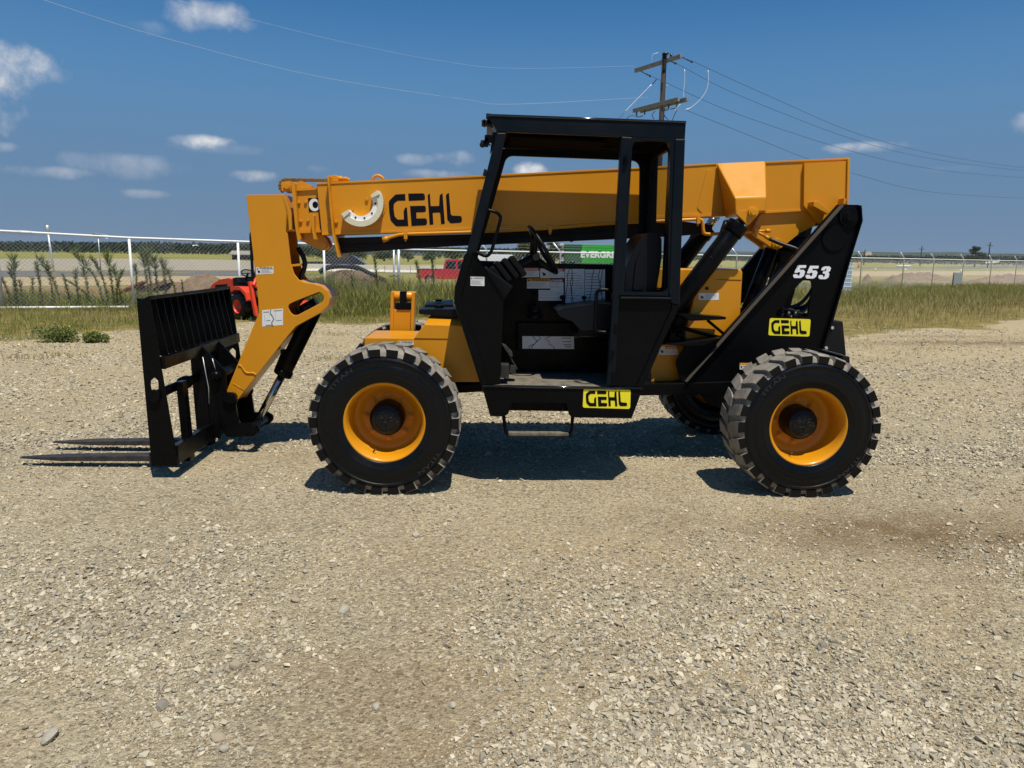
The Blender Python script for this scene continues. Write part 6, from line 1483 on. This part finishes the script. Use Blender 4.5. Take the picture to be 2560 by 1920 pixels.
v = (v.reshape(-1, 4, 3)+np.stack([0*zs, 0*zs, zs-ctr[:, 2]], 1)[:, None]).reshape(-1, 3)
tag(fast_mesh('wood_chips', v, f, 'chips', cpile), kind='stuff')
k_ = MB(); pts = bez([at('T', 350, 535, 26.6), at('T', 430, 485, 26.6), at('T', 560, 465, 26.6), at('T', 700, 472, 26.6), at('T', 800, 500, 26.4), at('T', 900, 550, 26.2), at('T', 990, 595, 26), at('T', 1080, 630, 25.8)], 12)
pts2 = []; rr_ = []
for i, p in enumerate(pts): pts2.append(p); rr_.append(.115 if i % 2 else .10)
k_.tube(pts2, rr_, 14, caps=True); o = k_.build('drain_pipe', 'pipe_black'); tag(o, 'black corrugated drain pipe arched over the chip pile', 'pipe')
# tilted panels of red roof tiles lying on the dirt
RT_ = empty('tile_heap', tuple(U(335, 742, 20.5))); RT_.location.z = 0; tag(RT_, 'sloping heap of red-brown tiles behind the white fence post', 'roof tiles')
a0, a1 = at('Z', 200, 1440, 20.2), at('Z', 790, 1180, 20.6); up_ = at('Z', 960, 1190, 21.2)-a1; tile = None
rows, colsn = 6, 9
for i in range(colsn):
    for j in range(rows):
        p = a0.lerp(a1, (i+.5)/colsn)+up_*((j+.5)/rows*1.2)+Vector((0, -.02*j, .012*((i+j) % 3))); 
        if tile is None:
            k_ = MB(); k_.box((0, 0, 0), (.20, .16, .05)); tile = k_.build('tile', 'brick_red', RT_, .006, 1); tile.matrix_parent_inverse = world(RT_).inverted(); o = tile
        else: o = tile.copy(); COL.objects.link(o); o.parent = RT_; o.matrix_parent_inverse = tile.matrix_parent_inverse
        o.location = p; o.rotation_euler = (.15, -math.atan2((a1-a0).z, (a1-a0).x)+random.gauss(0, .05), random.gauss(0, .08))
k_ = MB(); q = [at('Z', x, y, 20.9) for x, y in ((640, 1480), (960, 1440), (1320, 1280), (1560, 1190), (1430, 1110), (1080, 1200), (640, 1330))]; q = [(p.x, p.z) for p in q]; k_.prism(q, 20.9, 21.5); k_.build('tile_bed', 'dirt_brown', RT_, .02)
# signs and poles on the left
sp = U(250, 650, 47); SG_ = empty('street_sign', (float(sp[0]), 47, 0)); tag(SG_, 'far street sign with a dark blue blade above the fence pipe', 'sign')
k_ = MB(); k_.tube([(sp[0], 47, 0), (sp[0], 47, float(U(250, 588, 47)[2]))], .035, 8); k_.build('post', 'galv', SG_)
p, q = U(231, 583, 47), U(262, 588, 47); k_ = MB(); k_.prism([(p[0], p[2]), (q[0], q[2]), (q[0], q[2]-.16), (p[0], p[2]-.16)], 46.92, 46.96); k_.build('blade', 'decal_blue', SG_, .01)
k_ = MB(); k_.prism([(p[0]-.03, p[2]+.03), (q[0]+.22, q[2]+.0), (q[0]+.22, q[2]-.25), (p[0]-.03, p[2]-.20)], 46.97, 46.99); k_.build('blade_border', 'white_paint', SG_)
p, q = U(118, 563, 38.), U(137, 691, 38.); k_ = MB(); k_.tube([(q[0], 38, 0), (p[0], 38, p[2]-.35)], .06, 10); k_.tube([(p[0], 38, p[2]-.4), (p[0], 38, p[2])], .09, 8); o = k_.build('leaning_pole', 'galv', origin=(float(q[0]), 38, 0)); tag(o, 'leaning grey steel pole with a dark head behind the fence', 'pole')
# right-hand field
def simple_thing(name, mb, m_, lab, cat, org, bev=.0, group=None): return tag(mb.build(name, m_, None, bev, origin=org), lab, cat, group)
def drum(px, py, Y, h, lab):
    p = U(px, py, Y); z0 = 0.; root = empty('traffic_cone', (float(p[0]), Y, z0)); tag(root, lab, 'cone', 'orange traffic cones')
    k_ = MB(); k_.tube([(p[0], Y, z0+.06), (p[0], Y, z0+h)], [h*.22, h*.06], 14); k_.box((p[0], Y, z0+.03), (h*.55, h*.55, .06)); k_.build('cone_body', 'cone_orange', root)
    for t_ in (.38, .66): k_ = MB(); k_.tube([(p[0], Y, z0+h*t_), (p[0], Y, z0+h*(t_+.13))], [h*(.225-.165*t_), h*(.225-.165*(t_+.13))], 14, caps=False); k_.build('cone_band', 'white_paint', root)
drum(2146, 669, 165, 1.2, 'orange and white traffic cone left of the first slanted fence arm'); drum(1803, 667, 140, .7, 'orange cone seen under the lift cylinder'); drum(2204, 664, 200, .7, 'small orange cone far out between the fence posts')
for i, (px, lab) in enumerate(((2188, 'first pale marker post from the left along the sand road'), (2263, 'second pale marker post along the sand road'), (2332, 'third pale marker post along the sand road'), (2402, 'rightmost pale marker post along the sand road'))):
    p = U(px, 678, 108); k_ = MB(); k_.tube([(p[0], 108, 0), (p[0], 108, .55)], .09, 8); k_.box((p[0], 108, .45), (.22, .1, .2)); simple_thing('marker_post', k_, 'cream_plastic', lab, 'post', (float(p[0]), 108, 0), 0, 'marker posts along the sand road')
SB = U(2395, 697, 38.); SBR = empty('notice_board', (float(SB[0]), 38, 0)); tag(SBR, 'blank grey metal board on the far fence post', 'sign')
q = xz('S', [(2385, 682), (2406, 682), (2405, 709), (2384, 710)], 38.); k_ = MB(); k_.prism(q, 38, 38.03); k_.build('panel', 'sign_grey', SBR, .01)
k_ = MB()
for x in (q[0][0]+.02, q[1][0]-.02): k_.box((x, 38.05, q[0][1]/2), (.035, .035, q[0][1]))
k_.box(((q[0][0]+q[1][0])/2, 38.04, q[0][1]), (.5, .03, .03)); k_.build('frame', 'black_satin', SBR)
# stack of pale ribbed crates in the grass
CK = U(2112, 719, 31.); CS = empty('crate_stack', (float(CK[0]), 31, 0)); tag(CS, 'pale blue white stack of ribbed crates in the grass behind the rear tower', 'crates')
x0c, x1c = float(U(2085, 690, 31)[0]), float(U(2133, 690, 31)[0]); zt_c = float(U(2115, 657, 31)[2]); crate = None; nC = 8
for i in range(nC):
    z0 = .02+(zt_c-.02)*i/nC; hC = (zt_c-.02)/nC
    if crate is None:
        k_ = MB(); k_.box((0, 0, hC*.93), (x1c-x0c, .6, hC*.12)); k_.box((0, 0, hC*.07), (x1c-x0c-.04, .56, hC*.12))
        for j in range(9): k_.prism([(-(x1c-x0c)/2+.03+(x1c-x0c-.06)*j/9, hC*.1), (-(x1c-x0c)/2+.03+(x1c-x0c-.06)*(j+.55)/9, hC*.1), (-(x1c-x0c)/2+.03+(x1c-x0c-.06)*(j+.85)/9, hC*.9), (-(x1c-x0c)/2+.03+(x1c-x0c-.06)*(j+.3)/9, hC*.9)], -.29, .29)
        crate = k_.build('crate', 'crate_blue', CS, .006, 1); crate.matrix_parent_inverse = world(CS).inverted(); o = crate
    else: o = crate.copy(); COL.objects.link(o); o.parent = CS; o.matrix_parent_inverse = crate.matrix_parent_inverse
    o.location = ((x0c+x1c)/2+.01*((i*7) % 3-1), 31.3, z0)
for (px, lab, w_) in ((2168, 'brown earth clump nearest the rear tower in the sandy strip', .42), (2231, 'brown earth clump beside the second fence post', .46)):
    p = U(px, 704, 53.); o = mound('earth_clump', px, 704, 53., w_, .4, .62, 'dirt_brown', 20, px, .3); tag(o, lab, 'earth clump', 'earth clumps in the sandy strip')
k_ = MB(); p, q = U(2242, 660, 190), U(2277, 659.5, 190); k_.tube([(p[0], 190, .35), (q[0], 190, .4)], .22, 10); simple_thing('white_pipe', k_, 'white_pipe', 'white pipe lying in the far grass between fence posts', 'pipe', (float(p[0]), 190, 0))
# light aircraft
ac = U(2480, 655, 380); AC = empty('light_aircraft', (float(ac[0]), 380, 0)); tag(AC, 'tiny grey light aircraft parked near the right edge horizon', 'aircraft')
k_ = MB(); k_.tube([(ac[0]-3.6, 380, 1.3), (ac[0]-3.0, 380, 1.35), (ac[0]-1.5, 380, 1.5), (ac[0], 380, 1.6), (ac[0]+3.8, 380, 1.9)], [.1, .5, .7, .65, .15], 12); k_.build('fuselage', 'white_paint', AC)
k_ = MB(); k_.box((ac[0]-.8, 380, 2.3), (1.5, 10, .15)); k_.build('wing', 'white_paint', AC); k_ = MB(); k_.prism([(ac[0]+3.0, 1.9), (ac[0]+3.9, 1.9), (ac[0]+4.2, 3.1), (ac[0]+3.7, 3.1)], 379.95, 380.05); k_.build('tail_fin', 'white_paint', AC)
k_ = MB(); k_.tube([(ac[0]-1, 379, 1.2), (ac[0]-1, 379, 0)], .1, 6); k_.tube([(ac[0]-1, 381, 1.2), (ac[0]-1, 381, 0)], .1, 6); k_.tube([(ac[0]-2.9, 380, 1.2), (ac[0]-2.9, 380, 0)], .1, 6); k_.build('landing_gear', 'black_satin', AC)
for (px, y0, y1, Y, lab) in ((2476, 606, 652, 210, 'far thin utility pole right of the lone tree'), (2305, 616, 650, 240, 'far thin pole above the third slanted fence arm'), (2163, 624, 650, 260, 'far thin pole left of the second slanted fence arm')):
    p = U(px, y0, Y); k_ = MB(); k_.tube([(p[0], Y, 0), (p[0], Y, p[2])], .16, 8); k_.box((p[0], Y, p[2]-.9), (1.8, .14, .14)); simple_thing('distant_pole', k_, 'wood_pole', lab, 'power pole', (float(p[0]), Y, 0), 0, 'far utility poles')
# dark shed and far farm buildings
def shed(px0, px1, yb, yr, Y, lab, wall='shed_wall', roof='shed_roof', over=.4):
    a, c = U(px0, yb, Y), U(px1, yr, Y); z1 = float(c[2]); root = empty('shed', (float((a[0]+c[0])/2), Y, 0)); tag(root, lab, 'building')
    w_ = c[0]-a[0]; ze = z1*.62; k_ = MB(); k_.box(((a[0]+c[0])/2, Y+w_*.3, ze/2), (w_, w_*.6, ze)); k_.build('wall', wall, root)
    k_ = MB(); k_.prism([(Y-over, ze-.1), (Y+w_*.3, z1), (Y+w_*.6+over, ze-.1), (Y+w_*.6+over, ze+.05), (Y+w_*.3, z1+.15), (Y-over, ze+.05)], a[0]-over, c[0]+over, axis='x'); k_.build('roof', roof, root)
shed(580, 640, 647, 629, 150, 'small dark shed with a pale roof beside the tractor roll bar')
shed(482, 494, 620, 612.5, 700, 'tiny white farm building on the left hillside', 'concrete', 'white_paint'); shed(2164, 2180, 636, 629, 900, 'tiny pale farm building on the right horizon', 'concrete', 'concrete')

# ================================================================ FAR LAND
def tree(px, pyb, pyt, Y, wpx, lab, n_=6000, leaf='tree_leaf'):
    p, tp = U(px, pyb, Y), U(px, pyt, Y); H_ = float(tp[2]); R_ = wpx*Y/F/2
    root = empty('tree', (float(p[0]), Y, 0)); tag(root, lab, 'tree')
    k_ = MB(); k_.tube([(p[0], Y, 0), (p[0]+R_*.03, Y, H_*.35), (p[0], Y, H_*.6)], [R_*.09, R_*.06, R_*.03], 8)
    for a in range(6): q = a*1.05; k_.tube([(p[0], Y, H_*.3), (p[0]+R_*.5*math.cos(q), Y+R_*.5*math.sin(q), H_*.62)], [R_*.04, R_*.012], 5)
    k_.build('trunk', 'bark', root)
    cs_, rs_ = [], []
    for i in range(26):
        a = random.uniform(0, 6.28); r = R_*random.random()**.6*.78; z = H_*random.uniform(.32, .93); sh = 1-.55*max(0, (z/H_-.6)/.4)
        cs_.append((p[0]+r*math.cos(a)*sh, Y+r*math.sin(a)*sh, z)); s_ = R_*random.uniform(.20, .36); rs_.append((s_, s_, s_*.7))
    fast_mesh('crown', *leaf_cloud(cs_, rs_, n_, R_*.05, shell=.5), leaf, root)
tree(2437, 658, 613, 240, 50, 'lone dark round tree on the right horizon', 5000)
tree(1318, 652, 604, 88, 95, 'large bushy green tree behind the steering wheel', 6000); tree(1385, 652, 602, 105, 70, 'green tree behind the white truck cab', 4000)
tree(1262, 652, 621, 95, 60, 'lower green tree left of the bushy one', 3000)
for px, pt, w_, Y, lab in ((1130, 622, 70, 140, 'dark tree above the red pickup'), (1080, 628, 60, 150, 'small dark tree left of the one above the pickup'), (1020, 631, 50, 160, 'dark tree right of the gate posts'), (960, 632, 70, 165, 'dark tree just left of the gate posts'), (890, 628, 80, 170, 'dark tree above the van roof'), (815, 622, 80, 175, 'dark tree above the van windscreen'), (760, 618, 70, 180, 'dark tree beside the lower boom head'), (630, 612, 70, 185, 'dark tree behind the tractor roll bar')):
    tree(px, 646, pt, Y, w_, lab, 2500)
# two dark belts of woodland on the left
def belt(name, pxs, tops, Y0, Y1, n_, size, lab):
    px = rng.uniform(pxs[0], pxs[1], n_); Y = rng.uniform(Y0, Y1, n_); tn = np.tan(np.arctan((px-1280)/F)+YAW); x = tn*(Y-CAM[1])
    hz = np.array([U(a, np.interp(a, [p[0] for p in tops], [p[1] for p in tops]), b2)[2] for a, b2 in zip(px, Y)])
    hz = hz*(.75+.5*vnoise(x, Y, 1/(size*6), 5)); z = hz*rng.random(n_)**.6
    a = rng.normal(0, 1, (n_, 3)); a /= np.linalg.norm(a, axis=1)[:, None]; b2 = np.cross(a, rng.normal(0, 1, (n_, 3))); b2 /= np.linalg.norm(b2, axis=1)[:, None]
    p = np.stack([x, Y, z], 1); s_ = size*rng.uniform(.5, 1.3, n_)[:, None]
    v = np.stack([p-a*s_, p+b2*s_*.6, p+a*s_, p-b2*s_*.6], 1).reshape(-1, 3); o = (np.arange(n_)*4)[:, None]
    tag(fast_mesh(name, v, o+np.array([[0, 1, 2, 3]]), 'far_leaf'), lab, 'woodland', kind='stuff')
belt('woodland', (-500, 640), [(-500, 611), (0, 612.5), (300, 614), (640, 619)], 330, 400, 16000, .55, 'dark belt of trees across the green field on the left')
belt('woodland', (-500, 1300), [(-500, 604), (0, 605), (400, 608), (800, 616), (1300, 624)], 820, 980, 14000, 1.6, 'hazy wooded rise behind the tree belt on the left')
belt('woodland', (1650, 3000), [(1650, 640), (2100, 640), (2500, 643), (3000, 646)], 420, 560, 15000, .8, 'scrubby tree line across the right field')
# hills
px = np.linspace(-1500, 4300, 240); sky_y = np.interp(px, [-1500, 0, 350, 700, 1000, 1240, 1700, 1900, 2100, 2300, 2560, 4300], [596, 604, 604, 608, 616, 619, 628, 627, 626, 628, 633, 640])
Yr = [700, 1000, 1400, 1900, 2300]; fr = [0, .28, .6, .92, 1.]
vs = []
for j, (Y, fr_) in enumerate(zip(Yr, fr)):
    for i, a in enumerate(px):
        th = math.atan((min(max(a, -1e4), 1e4)-1280)/F)+YAW; d = np.array([math.sin(th), math.cos(th), 0]); top = U(a, sky_y[i], 1900)
        dist = math.hypot(top[0]-CAM[0], top[1]-CAM[1]); zt = top[2]; dd = Y/1900*dist
        z = max(-1, (zt*fr_ if j < 4 else zt*.7))*(dd/dist if 0 else 1)+ (vnoise(a*.02, j*3., 1., 9)-.5)*zt*.16*(1 if j in (2, 3) else .5)
        vs.append((CAM[0]+d[0]*dd, CAM[1]+d[1]*dd, z if j else -2))
n_ = len(px); i = np.arange(5*n_).reshape(5, n_); f = np.stack([i[:-1, :-1], i[:-1, 1:], i[1:, 1:], i[1:, :-1]], -1).reshape(-1, 4)
mat('hill_cover', (.018, .032, .014), .95, col2=(.075, .085, .035), vscale=.011)
tag(fast_mesh('hills', np.array(vs), f, 'hill_cover', smooth=True), kind='structure')
# ---------------------------------------------------------------- summer haze
hz_m = bpy.data.materials.new('haze_air'); hz_m.use_nodes = True; q = hz_m.node_tree; q.nodes.clear()
pv = q.nodes.new('ShaderNodeVolumePrincipled'); pv.inputs['Color'].default_value = (.72, .84, 1, 1); pv.inputs['Density'].default_value = HAZE; pv.inputs['Anisotropy'].default_value = .2
om = q.nodes.new('ShaderNodeOutputMaterial'); q.links.new(pv.outputs[0], om.inputs['Volume'])
MAT['haze_air'] = hz_m
if HAZE > 0:
    k_ = MB(); k_.box((0, 1000, 34.), (9600, 6000, 74.)); tag(k_.build('haze', 'haze_air'), kind='stuff', label='thin summer haze over the far land', cat='haze')
